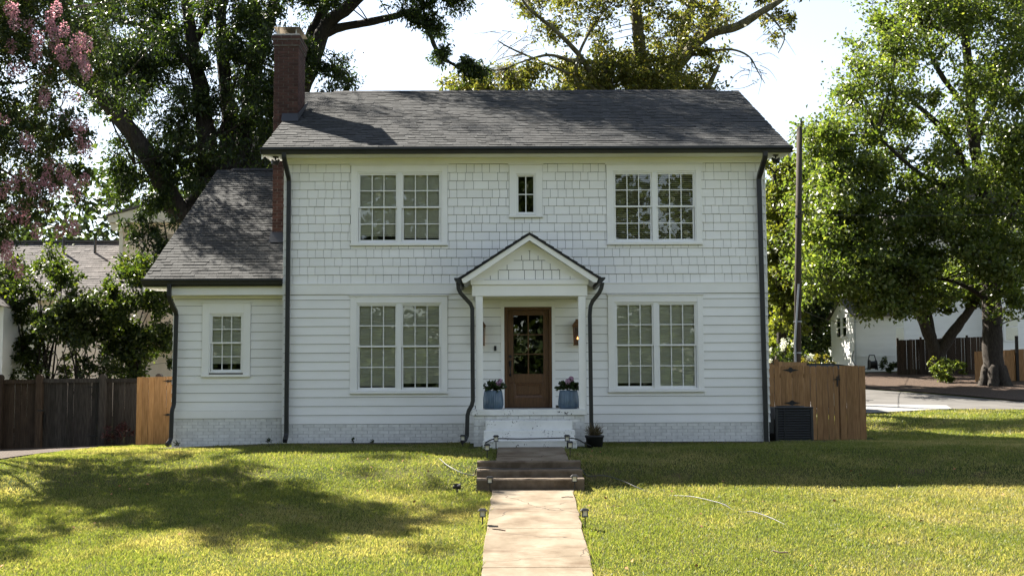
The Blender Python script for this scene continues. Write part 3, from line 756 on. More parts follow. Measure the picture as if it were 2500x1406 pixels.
for r, (z, hw) in enumerate(((3.215, .93), (3.405, .64), (3.595, .36), (3.785, .09))):
    x = -hw; i = r * 2
    while x < hw - .03:
        w = W6[i % 6]; b = min(x + w, hw)
        gs_.append(place(x, -1.38, z, b - x - .010, .024, .180)); x += w; i += 1
pieces('shake', WP, 'white_siding', gs_, gab, 300)
for s in (-1, 1):                                          # white band inside the gable, rake boards
    MB().prism([(s * 1.17, 3.206), (0, 3.206 + 1.17 * .65), (0, 3.206 + .90 * .65), (s * .90, 3.206)], 'y', -1.402, -1.385).build('gable_trim', 'white_trim', house)
    MB().prism([(s * 1.33, 3.205), (s * 1.30, 3.13), (s * 1.24, 3.135), (0, 3.135 + 1.24 * .665), (0, 3.205 + 1.33 * .645)], 'y', -1.62, -1.585).build('rake_board', 'white_trim', house)
    MB().prism([(s * 1.33, 3.208), (s * 1.30, 3.16), (0, 3.16 + 1.30 * .655), (0, 3.208 + 1.33 * .645)], 'y', -1.583, -.03).build('porch_soffit', 'white_trim', house)
proof = MB()
sl = (AZ - EZP) / EXP
for s in (-1, 1): proof.prism([(s * EXP, EZP), (0, AZ), (0, AZ - .03), (s * EXP, EZP - .03)], 'y', -1.645, -.03)
proof = proof.build('porch_roof', 'shingle_dark', house)
for s in (-1, 1):
    ps = []; L = math.hypot(EXP, AZ - EZP); sa = math.atan(sl); n = 9
    for r in range(n):
        y = -1.655
        while y < -.03:
            w = random.uniform(.2, .33); b = min(y + w, -.03); u = r * L / n
            # board's x along y, z up the slope
            bx = Vector((0, s * -1.0, 0)); up = Vector((-s * math.cos(sa), 0, math.sin(sa))); out_ = up.cross(bx) * -1
            o0 = Vector((s * (EXP + .01 - u * math.cos(sa)), b if s > 0 else y, EZP + u * math.sin(sa)))
            nrm = Vector((s * math.sin(sa), 0, math.cos(sa)))
            M = Matrix(((bx.x * (b - y - .004), -nrm.x * .02, up.x * (L / n + .02), o0.x), (bx.y * (b - y - .004), -nrm.y * .02, up.y * (L / n + .02), o0.y), (bx.z * (b - y - .004), -nrm.z * .02, up.z * (L / n + .02), o0.z), (0, 0, 0, 1)))
            M2 = M
            ps.append(M2); y = b
    pieces('shingle', TAB, 'shingle_dark', ps, proof, 300)
for s in (-1, 1):                                          # side gutters and their pipes
    x = s * 1.345
    MB().prism([(x, 3.23), (x, 3.12), (x + s * .05, 3.11), (x + s * .085, 3.16), (x + s * .125, 3.20), (x + s * .125, 3.23)], 'y', -1.63, -.03).build('gutter', 'dark_metal', house)
downspout([(-1.40, -1.50, 3.14), (-1.385, -1.50, 2.98), (-1.125, -1.42, 2.70), (-1.115, -1.42, .80), (-1.22, -1.42, .62), (-1.235, -1.42, .12), (-1.33, -1.5, .05)], house, .056)
downspout([(1.42, -1.50, 3.14), (1.39, -1.50, 2.98), (1.20, -1.42, 2.74), (1.175, -1.42, 2.55), (1.185, -1.42, .12), (1.185, -1.42, 0)], house, .056)

# front door
dm = MB(); panel_with_holes(dm, -.435, .425, .69, 2.70, .07, .115, [(-.315, .305, 1.385, 2.595), (-.30, .29, .90, 1.20)])
door = dm.build('door', 'door_wood', house, bevel=.004)
MB().add([(-.298, .075, .902), (.288, .075, .902), (.288, .075, 1.198), (-.298, .075, 1.198), (-.25, .088, .95), (.24, .088, .95), (.24, .088, 1.15), (-.25, .088, 1.15), (-.235, .072, .965), (.225, .072, .965), (.225, .072, 1.135), (-.235, .072, 1.135)],
         [(0, 1, 5, 4), (1, 2, 6, 5), (2, 3, 7, 6), (3, 0, 4, 7), (4, 5, 9, 8), (5, 6, 10, 9), (6, 7, 11, 10), (7, 4, 8, 11), (8, 9, 10, 11)]).build('door_panel', 'door_wood', door)
for i in range(2):
    for j in range(3):
        o = link('pane', pane_me, door); o.matrix_local = place(-.305 + i * .31, .09, 1.395 + j * .403, .29, .004, .385)
mb = MB().box(-.017, .007, .076, .112, 1.385, 2.595).build('muntin', 'door_wood', door)
for j in (1, 2):
    for a, b in ((-.315, -.018), (.008, .305)): B(a, b, .077, .111, 1.379 + j * .403, 1.400 + j * .403).build('muntin', 'door_wood', door)
fr = MB().box(-.50, -.438, .0, .12, .68, 2.765).box(.428, .48, .0, .12, .68, 2.765).box(-.438, .428, .0, .12, 2.703, 2.765).build('door_frame', 'door_wood', house, bevel=.004)
MB().box(-.57, -.502, -.02, .02, .684, 2.88).box(.482, .55, -.02, .02, .684, 2.88).box(-.502, .482, -.019, .02, 2.767, 2.88).build('door_casing', 'white_trim', house)
B(-.5, .48, -.03, .12, .682, .70).build('threshold', 'black_iron', house)
hd = MB().box(-.405, -.355, .052, .069, 1.54, 1.66).tube([(-.38, .055, 1.64), (-.38, .01, 1.62), (-.38, .005, 1.5), (-.38, .01, 1.38), (-.38, .055, 1.36)], .011, 8).box(-.4, -.36, .052, .069, 1.335, 1.385).build('handle', 'black_iron', door)
MB().tube([(-.38, .069, 1.745), (-.38, .04, 1.745)], .032, 16).build('deadbolt', 'black_iron', door)
B(-.715, -.665, -.035, -.012, 1.86, 1.965).build('doorbell', 'black_plastic', house, bevel=.008)

# ------------------------------------------------------------------ foliage tools
def leaf_mesh(name, P, D, Nn, L, W, m, parent, rnd=None, bend=.18):
    """one quad per leaf: P foot, D direction, Nn face normal, L length, W width"""
    n = len(P); D = D / np.linalg.norm(D, axis=1, keepdims=True)
    S = np.cross(D, Nn); S /= np.linalg.norm(S, axis=1, keepdims=True) + 1e-9
    U = np.cross(S, D); L = L[:, None]; W = W[:, None]
    V = np.empty((n, 4, 3)); mid = P + D * L * .5 + U * L * bend
    V[:, 0] = P; V[:, 1] = mid + S * W * .5; V[:, 2] = P + D * L; V[:, 3] = mid - S * W * .5
    V = V.reshape(-1, 3) - np.array(org(parent))
    f = np.arange(n * 4).reshape(n, 4)
    me = mesh(name, V, f, m, attrs={'rnd': RNG.random(n) if rnd is None else rnd})
    return link(name, me, parent)
def rand_dirs(n, up=0.0):
    v = RNG.normal(size=(n, 3)); v[:, 2] += up; return v / np.linalg.norm(v, axis=1, keepdims=True)
def smooth_path(pts, sub=5):
    P = [Vector(p) for p in pts]; out = []
    for i in range(len(P) - 1):
        p0, p1, p2, p3 = P[max(i - 1, 0)], P[i], P[i + 1], P[min(i + 2, len(P) - 1)]
        for k in range(sub):
            u = k / sub
            out.append(.5 * ((2 * p1) + (p2 - p0) * u + (2 * p0 - 5 * p1 + 4 * p2 - p3) * u * u + (3 * p1 - p0 - 3 * p2 + p3) * u ** 3))
    out.append(P[-1]); return out

class Tree:
    def __init__(s, name, base, label, cat='tree', group=None):
        s.root = thing(name, base, label, cat, group); s.base = Vector(base); s.limbs = MB(); s.nodes = []; s.cl = []
    def limb(s, pts, r0, r1, n=7, wob=.04):
        P = smooth_path(pts); m_ = len(P); rad = []
        for i, p in enumerate(P):
            u = i / (m_ - 1); r = r0 * (1 - u) + r1 * u; rad.append(r * random.uniform(.94, 1.06))
            P[i] = p + Vector((random.uniform(-1, 1), random.uniform(-1, 1), 0)) * wob * r * 2
        s.limbs.tube(P, rad, n); s.nodes += [(p, r) for p, r in zip(P, rad)]; return s
    def clump(s, c, r, n): s.cl.append((Vector(c), r, n)); return s
    def fill(s, poly, y, dy, n, r, leaves, zmin=-9):
        """n clumps whose centres show inside the outline (photo pixels) at depth y +- dy"""
        xs = [p[0] for p in poly]; ys = [p[1] for p in poly]; k = 0
        while k < n:
            px, py = random.uniform(min(xs), max(xs)), random.uniform(min(ys), max(ys)); ins = False
            for (x1, y1), (x2, y2) in zip(poly, poly[1:] + poly[:1]):
                if (y1 > py) != (y2 > py) and px < (x2 - x1) * (py - y1) / (y2 - y1) + x1: ins = not ins
            if ins:
                s.clump(at(px, py, y + random.uniform(-dy, dy)), r * random.uniform(.65, 1.3), int(leaves * random.uniform(.6, 1.4))); k += 1
        return s
    def ball(s, c, rad, n, r, leaves):
        """clumps over the outer part of an ellipsoid"""
        for _ in range(n):
            d = Vector(rand_dirs(1)[0]); q = random.uniform(.45, 1) ** .6
            s.clump(Vector(c) + Vector((d.x * rad[0], d.y * rad[1], d.z * rad[2])) * q, r * random.uniform(.65, 1.3), int(leaves * random.uniform(.6, 1.4)))
        return s
    def finish(s, bark, leaf, size, aspect=.5, droop=.25, twig=.016, spokes=6, flat=.7, twigs=True):
        P, D = [], []; nodes = np.array([list(p) for p, r in s.nodes]) if s.nodes else None
        for c, r, n in s.cl:
            ca = np.array(c)
            if nodes is not None and twigs:
                dz = np.abs(nodes - ca); cost = np.linalg.norm(nodes - ca, axis=1) + .8 * np.clip(nodes[:, 2] - ca[2], 0, None)
                q = Vector(nodes[int(np.argmin(cost))])
                mid = (q + c) / 2 + Vector((random.uniform(-.15, .15), random.uniform(-.15, .15), random.uniform(-.02, .2))) * (c - q).length * .6
                ln = (c - q).length
                s.limbs.tube(smooth_path([q, mid, c], 3), [twig * (1.3 + ln * .35) * (1 - .12 * i) for i in range(7)], 4, caps=False)
            sd = rand_dirs(spokes, .15); sl_ = r * RNG.uniform(.7, 1.25, spokes)
            if twigs:
                for k in range(spokes):
                    e = ca + sd[k] * sl_[k] * np.array([1, 1, flat]); s.limbs.tube([c, Vector((ca + e) / 2) + Vector((0, 0, .04)), Vector(e)], [twig * .7, twig * .5, twig * .25], 3, caps=False)
            k = RNG.integers(0, spokes, n); u = RNG.random(n) ** .6
            base_ = ca + (sd[k] * (sl_[k] * u)[:, None]) * np.array([1, 1, flat]) + RNG.normal(size=(n, 3)) * r * np.array([.2, .2, .17])
            P.append(base_); D.append(sd[k] * .6 + RNG.normal(size=(n, 3)) * .75 + np.array([0, 0, -droop]))
        if s.limbs.v: s.limbs.build('trunk', bark, s.root, smooth=True)
        if P:
            P = np.concatenate(P); D = np.concatenate(D); n = len(P)
            L = size * RNG.uniform(.65, 1.35, n)
            leaf_mesh('crown', P, D, rand_dirs(n, .5), L, L * aspect * RNG.uniform(.8, 1.2, n), leaf, s.root)
        return s.root

# ------------------------------------------------------------------ lawn grass
def blades(n, xr, yr, hmin, hmax, w, keep=None):
    x = RNG.uniform(*xr, n); y = RNG.uniform(*yr, n)
    if keep is not None: k = keep(x, y); x, y = x[k], y[k]
    return x, y, RNG.uniform(hmin, hmax, len(x)), np.full(len(x), w)
def lawn_keep(x, y):
    k = np.ones(len(x), bool)
    wl = np.interp(y, [-18, -11.4, -5.5, -5.4, -2.3], [-.84, -.77, -.70, -.64, -.63]); wr_ = np.interp(y, [-18, -11.4, -5.5, -5.4, -2.3], [.44, .515, .60, .575, .60])
    edge = .03 * fbm(x, y, 4, 5)
    k &= ~((x > wl - edge) & (x < wr_ + edge) & (y < -2.2))
    k &= ~((x > -.97) & (x < .79) & (y < -4.6) & (y > -5.52))
    k &= ~((x > -1.2) & (x < 1.15) & (y > -2.35))
    front_edge = np.interp(x, [-8, -7.6, -5.3, -5.1, 4.9, 5, 8, 9], [4, .1, .1, -.3, -.3, 0, 2.3, 9]) + .12 * fbm(x, y, 2, 3)
    k &= ~((y > front_edge) & (x > -9.7) & (x < 8.2))
    k &= ~((x < np.interp(y, [-4, 0, 4], [-10.9, -9.9, -9.7]) + .15 * fbm(x, y, 1.5, 4)) & (y > -3))
    k &= ~((x < -7.5) & (y > 4)); k &= ~((x < -9.6) & (y > -2.6) & (x < -10))
    near_road = np.interp(x, [6, 10.5, 14, 16.2, 24], [12.2, 12.7, 14.8, 14.4, 12.1])
    k &= (y < near_road + .15 * fbm(x, y, 1.2, 6)) | ((y > np.interp(x, [11, 14.5], [28.8, 27])) & (x < np.interp(y, [27, 34.6, 37], [14.3, 15.7, 17])))
    bare = np.exp(-((x - 5.9) / .35) ** 2 - ((y + 5.45) / .16) ** 2) + .8 * np.exp(-((x - 5.0) / .5) ** 2 - ((y + 5.4) / .1) ** 2) + np.exp(-((x + 7) / .5) ** 2 - ((y - .05) / .2) ** 2)
    k &= RNG.random(len(x)) > bare
    # only where the photograph's view can reach, with a margin
    rel = np.abs((x - CAM_X) / (y + DIST)); k &= (rel < .46) | (RNG.random(len(x)) < .5 * np.clip(1 - (rel - .46) / .5, 0, 1))
    return k
parts = [blades(500000, (-10, 10), (-13.5, -5), .022, .050, .009, lawn_keep), blades(300000, (-13, 13), (-5, 3), .022, .050, .011, lawn_keep), blades(90000, (5, 17), (1.5, 15), .03, .07, .017, lawn_keep), blades(26000, (10.5, 17), (26.5, 37.5), .05, .10, .03, lawn_keep)]
x, y, hh, ww = [np.concatenate(a) for a in zip(*parts)]; n = len(x)
tall = np.clip(fbm(x, y, 1.1, 8), 0, 1); tuft = np.clip(fbm(x, y, 5.5, 12) - .55, 0, 1); hh *= 1 + .5 * tall + 2.2 * tuft
edge_boost = np.exp(-((np.abs(x + .1) - .72) / .1) ** 2) * (y < -2.3); hh *= 1 + .7 * edge_boost * RNG.random(n)
z = ground(x, y) + .0; th = RNG.uniform(0, 2 * np.pi, n); lean = RNG.uniform(.1, .85, n) * hh
S = np.stack([np.cos(th), np.sin(th), np.zeros(n)], 1) * (ww / 2)[:, None]
ph = RNG.uniform(0, 2 * np.pi, n); T = np.stack([np.cos(ph) * lean, np.sin(ph) * lean, hh * .92], 1); Pp = np.stack([x, y, z - .004], 1)
V = np.empty((n, 4, 3)); V[:, 0] = Pp - S; V[:, 1] = Pp + S; V[:, 2] = Pp + T * np.array([.45, .45, .62]) + S * .8; V[:, 3] = Pp + T
dryp = np.clip(.23 + .10 * np.tanh(x / 3) + .60 * fbm(x, y, .42, 9) + .50 * fbm(x, y, 1.6, 10), 0, 1); dryness = np.clip(RNG.normal(dryp * .75, .24), 0, 1)
me = mesh('lawn_grass', V.reshape(-1, 3), np.arange(n * 4).reshape(n, 4), 'grass_blade', attrs={'rnd': RNG.random(n), 'dry': dryness})
tag(link('lawn_grass', me), 'short green and straw coloured lawn grass in front of the house', 'grass', kind='stuff')

# ------------------------------------------------------------------ porch pots and lanterns
def fluted_pot(c, label, flip):
    t_ = thing('flower_pot', c, label, 'flower pot', 'blue pots beside the door')
    o = Vector(c); nf = 30
    MB().lathe(o, [(.155, 0), (.185, .02), (.203, .09), (.198, .19), (.178, .33), (.168, .365), (.155, .365), (.150, .33)], nf * 4, lambda k: 1 + .022 * math.cos(2 * math.pi * k / 4)).build('pot', 'blue_glaze', t_, smooth=True)
    MB().lathe(o, [(.0, .325), (.15, .33), (.15, .335), (0, .335)], 20).build('potting_soil', 'soil', t_)
    n = 170; dirs = rand_dirs(n, .55); dirs[:, 2] = np.abs(dirs[:, 2]) * .8 + .05; rr = RNG.uniform(.05, .2, n)
    P = np.array(o) + np.array([0, 0, .37]) + dirs * rr[:, None] * np.array([1.1, 1, .9])
    leaf_mesh('foliage', P, dirs + RNG.normal(size=(n, 3)) * .35, rand_dirs(n, 1.2), RNG.uniform(.07, .12, n), RNG.uniform(.05, .075, n), 'leaf_hydrangea', t_)
    st = MB()
    for k in range(7): d_ = Vector(rand_dirs(1, 1.2)[0]); st.tube([o + Vector((0, 0, .33)), o + Vector((d_.x * .12, d_.y * .12, .33 + abs(d_.z) * .2))], .005, 5)
    st.build('stem', 'twig_wood', t_)
    for hx, hy, hz, hr in (((.10, -.08, .50, .052), (.145, 0, .555, .04)) if not flip else ((-.015, -.07, .53, .055), (.055, 0, .59, .05))):
        n = 150; d_ = rand_dirs(n); P = np.array(o) + np.array([hx, hy, hz]) + d_ * hr
        leaf_mesh('flower_head', P, np.cross(d_, rand_dirs(n)), d_, np.full(n, .026), np.full(n, .024), 'petal_pale', t_, bend=.05)
fluted_pot((-.725, -1.02, .68), 'blue fluted pot with pink hydrangea left of the front door', False)
fluted_pot((.765, -1.02, .68), 'blue fluted pot with pink hydrangea right of the front door', True)
def lantern(x, label):
    t_ = thing('wall_lantern', (x, -.012, 2.05), label, 'lantern', 'copper lanterns by the door')
    y = -.15; w = .085
    mb = MB()
    for sx in (-1, 1):
        for sy in (-1, 1): mb.tube([(x + sx * w * .85, y + sy * w * .85, 1.98), (x + sx * w, y + sy * w, 2.34)], .009, 4)
    mb.box(x - w, x + w, y - w, y + w, 1.965, 1.985); mb.box(x - w - .01, x + w + .01, y - w - .01, y + w + .01, 2.335, 2.36)
    mb.build('frame', 'copper', t_)
    MB().add([(x - w - .03, y - w - .03, 2.362), (x + w + .03, y - w - .03, 2.362), (x + w + .03, y + w + .03, 2.362), (x - w - .03, y + w + .03, 2.362), (x - .05, y - .05, 2.46), (x + .05, y - .05, 2.46), (x + .05, y + .05, 2.46), (x - .05, y + .05, 2.46)], CUBE4).build('hood', 'copper', t_)
    B(x - .04, x + .04, y - .04, y + .04, 2.461, 2.50).build('finial', 'copper', t_)
    for a in (-1, 1): B(x + a * w * .9 - .002, x + a * w * .9 + .002, y - w * .8, y + w * .8, 1.99, 2.33).build('pane', 'clear_glass', t_)
    B(x - w * .8, x + w * .8, y - w * .9 - .002, y - w * .9 + .002, 1.99, 2.33).build('pane', 'clear_glass', t_)
    B(x - .06, x + .06, -.03, -.013, 1.99, 2.44).build('back_plate', 'copper', t_); B(x - .015, x + .015, y + .05, -.03, 2.38, 2.41).build('arm', 'copper', t_)
    MB().tube([(x, y, 1.985), (x, y, 2.08)], .008, 8).build('burner', 'copper', t_)
    MB().lathe((x, y, 2.085), [(.004, 0), (.013, .012), (.010, .03), (.002, .055)], 10).build('flame', 'flame', t_, smooth=True)
CUBE4 = [(3, 2, 1, 0), (4, 5, 6, 7), (0, 1, 5, 4), (1, 2, 6, 5), (2, 3, 7, 6), (3, 0, 4, 7)]
lantern(-.985, 'copper gas lantern mostly hidden by the left porch post'); lantern(1.005, 'copper gas lantern with a small flame beside the right porch post')

# black nursery pot with dry plant
t_ = thing('nursery_pot', (1.22, -1.75, G(1.22, -1.75)), 'black nursery pot with a dry plant beside the porch steps', 'flower pot'); o = org(t_)
MB().lathe(o, [(.145, 0), (.172, .19), (.187, .20), (.187, .235), (.174, .235), (.168, .20), (0, .20)], 24).build('pot', 'black_plastic', t_, smooth=True)
n = 260; d_ = rand_dirs(n, 1.0); d_[:, 2] = np.abs(d_[:, 2]) + .3
leaf_mesh('dry_stems', np.array(o) + np.array([0, 0, .2]) + d_ * RNG.uniform(0, .12, n)[:, None], d_, rand_dirs(n), RNG.uniform(.08, .2, n), np.full(n, .012), 'leaf_dry', t_)

# ------------------------------------------------------------------ path lights, hoses and small things
def path_light(x, y, label, z=None, h=.30):
    z = G(x, y) if z is None else z; t_ = thing('path_light', (x, y, z), label, 'path light', 'solar lights along the walk')
    MB().tube([(x, y, z - .05), (x, y, z + h * .55)], .009, 6).build('stake', 'black_plastic', t_)
    s_ = .043; a = z + h * .55
    mb = MB().box(x - s_, x + s_, y - s_, y + s_, a, a + .012)
    for sx in (-1, 1):
        for sy in (-1, 1): mb.box(x + sx * (s_ - .006) - .005, x + sx * (s_ - .006) + .005, y + sy * (s_ - .006) - .005, y + sy * (s_ - .006) + .005, a + .012, a + .085)
    mb.build('frame', 'black_plastic', t_)
    B(x - s_ * .72, x + s_ * .72, y - s_ * .72, y + s_ * .72, a + .013, a + .084).build('lens', 'solar_lens', t_)
    c = s_ + .02; b = a + .086
    MB().add([(x - c, y - c, b), (x + c, y - c, b), (x + c, y + c, b), (x - c, y + c, b), (x - .035, y - .035, b + .03), (x + .035, y - .035, b + .03), (x + .035, y + .035, b + .03), (x - .035, y + .035, b + .03)], CUBE4).build('cap', 'black_plastic', t_)
path_light(-.80, -4.10, 'small black solar light on the grass left of the upper walk', h=.29)
path_light(-.66, -2.5, 'small black solar light at the left foot of the porch steps', h=.28)
path_light(.66, -2.5, 'small black solar light at the right foot of the porch steps', h=.28)
path_light(.64, -3.9, 'small black solar light on the grass right of the upper walk', h=.33)
path_light(-.735, -5.62, 'small black solar light at the lower left end of the garden steps', h=.29)
path_light(.62, -5.60, 'small black solar light at the lower right end of the garden steps', h=.31)
path_light(-.80, -8.36, 'small black solar light left of the lower walk nearest the viewer', h=.26)
path_light(.60, -8.52, 'small black solar light right of the lower walk nearest the viewer', h=.31)
path_light(-1.30, -1.75, 'small black solar light below the left porch downspout', h=.24)
def hose(name, pts, r, m_, label, cat):
    P = smooth_path(pts, 8); return tag(MB().tube(P, r, 8).build(name, m_, None, smooth=True), label, cat)
hp = [(-1.62, -4.05), (-1.45, -4.62), (-1.2, -4.95), (-1.0, -5.04)]
pts = [(a, b, G(a, b) + .055) for a, b in hp] + [(-.93, -5.10, -.215), (-.5, -5.11, -.228), (.3, -5.10, -.228), (.72, -5.10, -.225)] + [(a, b, G(a, b) + dz) for a, b, dz in ((.86, -5.1, .06), (1.12, -5.12, .075), (1.4, -5.28, .06), (1.62, -5.52, .045), (1.78, -5.68, .005), (2.1, -6.0, .0), (2.39, -6.4, .045), (2.73, -6.98, .045), (2.85, -7.2, .0), (2.98, -7.4, .0), (3.08, -7.6, .045), (3.25, -8.05, .04), (3.4, -8.5, -.01))]
hose('garden_hose', pts, .0075, 'hose_grey', 'thin dark hose lying over the lawn and the garden steps', 'hose')
hose('drip_hose', [(-.93, -2.10, .0), (-.84, -2.36, .09), (-.66, -2.42, .155), (-.2, -2.40, .15), (.3, -2.40, .158), (.66, -2.42, .165), (.84, -2.36, .14), (1.0, -2.25, .06), (1.12, -2.15, .0)], .012, 'wire_black', 'black hose slung between two solar lights before the porch steps', 'hose')
t_ = thing('garden_spotlight', (-1.26, -5.62, G(-1.26, -5.62)), 'small black garden spotlight lying in the left lawn', 'spotlight'); o = org(t_)
MB().tube([o + Vector((-.06, 0, .10)), o + Vector((.06, -.02, .11))], [.03, .045], 10).build('lamp_head', 'black_plastic', t_)
MB().tube([o, o + Vector((0, 0, .1))], .012, 6).build('stake', 'black_plastic', t_); B(o.x - .06, o.x + .06, o.y - .02, o.y + .03, o.z + .14, o.z + .155).build('solar_panel', 'black_plastic', t_)
tag(MB().tube([(2.78, -10.3, G(2.78, -10.3) + .06), (2.84, -10.36, G(2.84, -10.36) + .05), (2.93, -10.42, G(2.93, -10.42) + .065)], .009, 6).build('fallen_stick', 'twig_wood'), 'short pale stick in the right lawn near the viewer', 'stick')
tag(MB().tube([(-.66, -8.71, walk_z(-8.71) + .008), (-.58, -8.76, walk_z(-8.76) + .012), (-.49, -8.83, walk_z(-8.83) + .008)], .008, 6).build('fallen_twig', 'twig_wood'), 'dark twig lying on the concrete walk', 'twig')
tag(MB().tube([(.38, -6.3, walk_z(-6.3) + .01), (.47, -6.25, walk_z(-6.25) + .012), (.56, -6.27, walk_z(-6.27) + .01)], .006, 6).build('fallen_twig', 'twig_wood'), 'thin twig at the right edge of the walk below the steps', 'twig')
n = 90; lx = RNG.uniform(-7, 8, n); ly = RNG.uniform(-12, -2.8, n); k = lawn_keep(lx, ly); lx, ly = lx[k], ly[k]; n = len(lx)
tag(leaf_mesh('dead_leaves', np.stack([lx, ly, ground(lx, ly) + .05], 1), rand_dirs(n) * np.array([1, 1, .3]), rand_dirs(n, 2), np.full(n, .06), np.full(n, .045), 'dead_leaf', None), 'dead brown leaves scattered on the lawn', 'leaves', kind='stuff')
def weed(x, y, h, lab):
    t_ = thing('weed', (x, y, G(x, y)), lab, 'weed', 'weeds along the foundation'); n = 26; d_ = rand_dirs(n, 1.2); d_[:, 2] = np.abs(d_[:, 2])
    leaf_mesh('foliage', np.array(org(t_)) + np.array([0, 0, h * .3]) + d_ * RNG.uniform(0, h * .6, n)[:, None] * np.array([.5, .5, 1]), d_, rand_dirs(n, .5), RNG.uniform(.03, .06, n), RNG.uniform(.02, .04, n), 'leaf_hydrangea', t_)
    MB().tube([org(t_), org(t_) + Vector((0, 0, h * .7))], .006, 5).build('stem', 'twig_wood', t_)
weed(-7.25, .12, .17, 'small dark weed below the left wing downspout'); weed(-5.35, .05, .14, 'small dark weed by the inner corner of the wing'); weed(-3.6, -.15, .12, 'small weed below the lower left window'); weed(-3.2, -.18, .10, 'tiny weed just right of another below the lower left window')

# ------------------------------------------------------------------ air conditioner
t_ = thing('air_conditioner', (5.62, 1.05, -.1), 'dark louvred air conditioner unit at the right corner of the house', 'air conditioner')
x0, x1, y0, y1, z0, z1 = 5.22, 6.03, .70, 1.46, -.10, .67
B(x0 + .03, x1 - .03, y0 + .03, y1 - .03, z0, z1 - .04).build('coil_core', 'black_plastic', t_)
for a in (x0, x1 - .06):
    for b in (y0, y1 - .06): B(a, a + .06, b, b + .06, z0, z1 - .035).build('corner_post', 'dark_metal', t_, bevel=.01)
for k in range(13):
    z = z0 + .06 + k * .052
    MB().prism([(y0 + .024, z), (y0 - .004, z + .008), (y0 + .004, z + .024), (y0 + .024, z + .03)], 'x', x0 + .062, x1 - .062).build('louvre', 'dark_metal', t_)
for k in range(13):
    z = z0 + .06 + k * .052; B(x1 - .028, x1 - .004, y0 + .062, y1 - .062, z, z + .022).build('louvre', 'dark_metal', t_)
B(x0 + .19, x0 + .21, y0 - .008, y0 + .02, z0, z1 - .04).build('seam_strip', 'dark_metal', t_)
B(x0 - .008, x1 + .008, y0 - .008, y1 + .008, z1 - .034, z1).build('top_cover', 'dark_metal', t_, bevel=.012)
MB().lathe(((x0 + x1) / 2, (y0 + y1) / 2, z1), [(.30, .001), (.30, .02), (.28, .02), (.05, .03), (.0, .03)], 24).build('fan_guard', 'black_iron', t_)
B(5.02, 5.21, .75, .95, .12, .42).build('junction_box', 'dark_metal', t_)

# ------------------------------------------------------------------ fences
BOARD = ([(0, 0, 0), (1, 0, 0), (0, 1, 0), (1, 1, 0), (0, 0, .985), (1, 0, .985), (0, 1, .985), (1, 1, .985), (.18, 0, 1), (.82, 0, 1), (.18, 1, 1), (.82, 1, 1)],
         [(0, 2, 3, 1), (0, 1, 5, 9, 8, 4), (2, 6, 10, 11, 7, 3), (0, 4, 6, 2), (1, 3, 7, 5), (4, 8, 10, 6), (5, 7, 11, 9), (8, 9, 11, 10)])
FLAT = ([(0, 0, 0), (1, 0, 0), (0, 1, 0), (1, 1, 0), (0, 0, 1), (1, 0, 1), (0, 1, 1), (1, 1, 1)], CUBE_F)
def boards(parent, xa, xb, y, z0, z1, m_, w=.14, gap=.006, shape=BOARD, slope=0, rz=0, jz=.008):
    me = mesh('board', shape[0], shape[1], m_); d_ = Vector((math.cos(rz), math.sin(rz), 0)); L = xb - xa; u = 0; o = org(parent)
    while u < L - .02:
        ww = min(w, L - u); p = Vector((xa, y, 0)) + d_ * u
        ob = link('board', me, parent); zb = z0 + slope * u
        ob.matrix_local = Matrix.Translation(-o) @ place(p.x, p.y + random.uniform(-.003, .003), zb, ww - gap * random.uniform(.3, 1.6), .018, z1 - z0 + random.uniform(-jz, jz), rz=rz, ry=random.uniform(-.004, .004)); u += w
# right: cedar gate panel
FY = 2.5
t_ = thing('cedar_gate', (5.1, FY, -.1), 'new cedar dog ear gate and fence panel behind the air conditioner', 'gate')
boards(t_, 5.08, 7.08, FY, -.10, 1.57, 'cedar', .1345, .014)
boards(t_, 7.095, 7.68, FY - .002, -.09, 1.565, 'cedar', .145, .004, shape=FLAT)
for z in (.15, 1.30): B(5.1, 7.06, FY + .02, FY + .058, z, z + .09).build('rail', 'cedar', t_); B(7.1, 7.67, FY + .02, FY + .058, z, z + .09).build('rail', 'cedar', t_)
B(7.56, 7.655, FY + .06, FY + .15, -.2, 1.5).build('post', 'cedar', t_); B(7.09, 7.18, FY + .06, FY + .15, -.2, 1.5).build('post', 'cedar', t_)
def dia_hinge(cx, z, p_, y=FY):
    MB().prism([(cx - .19, z), (cx - .10, z + .018), (cx - .06, z + .022), (cx - .02, z + .06), (cx + .02, z + .06), (cx + .06, z + .022), (cx + .10, z + .018), (cx + .19, z), (cx + .10, z - .018), (cx + .05, z - .03), (cx, z - .06), (cx - .05, z - .03), (cx - .10, z - .018)], 'y', y - .014, y - .005).build('hinge', 'black_iron', p_)
dia_hinge(5.98, 1.475, t_); dia_hinge(6.0, .735, t_)
MB().box(6.95, 7.10, FY - .02, FY - .006, 1.25, 1.272).box(7.02, 7.045, FY - .026, FY - .006, 1.10, 1.33).box(7.06, 7.08, FY - .03, FY - .006, 1.24, 1.36).build('latch', 'black_iron', t_)
# its return towards the back and the yard's rear fence
t_ = thing('rear_cedar_fence', (5.6, 8.0, 0), 'sunlit cedar fence section in the yard behind the gate', 'fence')
boards(t_, 5.3, 6.78, 8.0, .05, 1.74, 'cedar', .14, .006, shape=FLAT)
B(5.3, 6.8, 7.93, 7.99, 1.60, 1.70).build('rail', 'cedar', t_); B(6.80, 6.90, 7.93, 8.03, 0, 1.84).build('post', 'cedar', t_)
boards(t_, 6.92, 8.2, 8.0, .05, 1.78, 'cedar', .14, .006, shape=FLAT, rz=R(40))
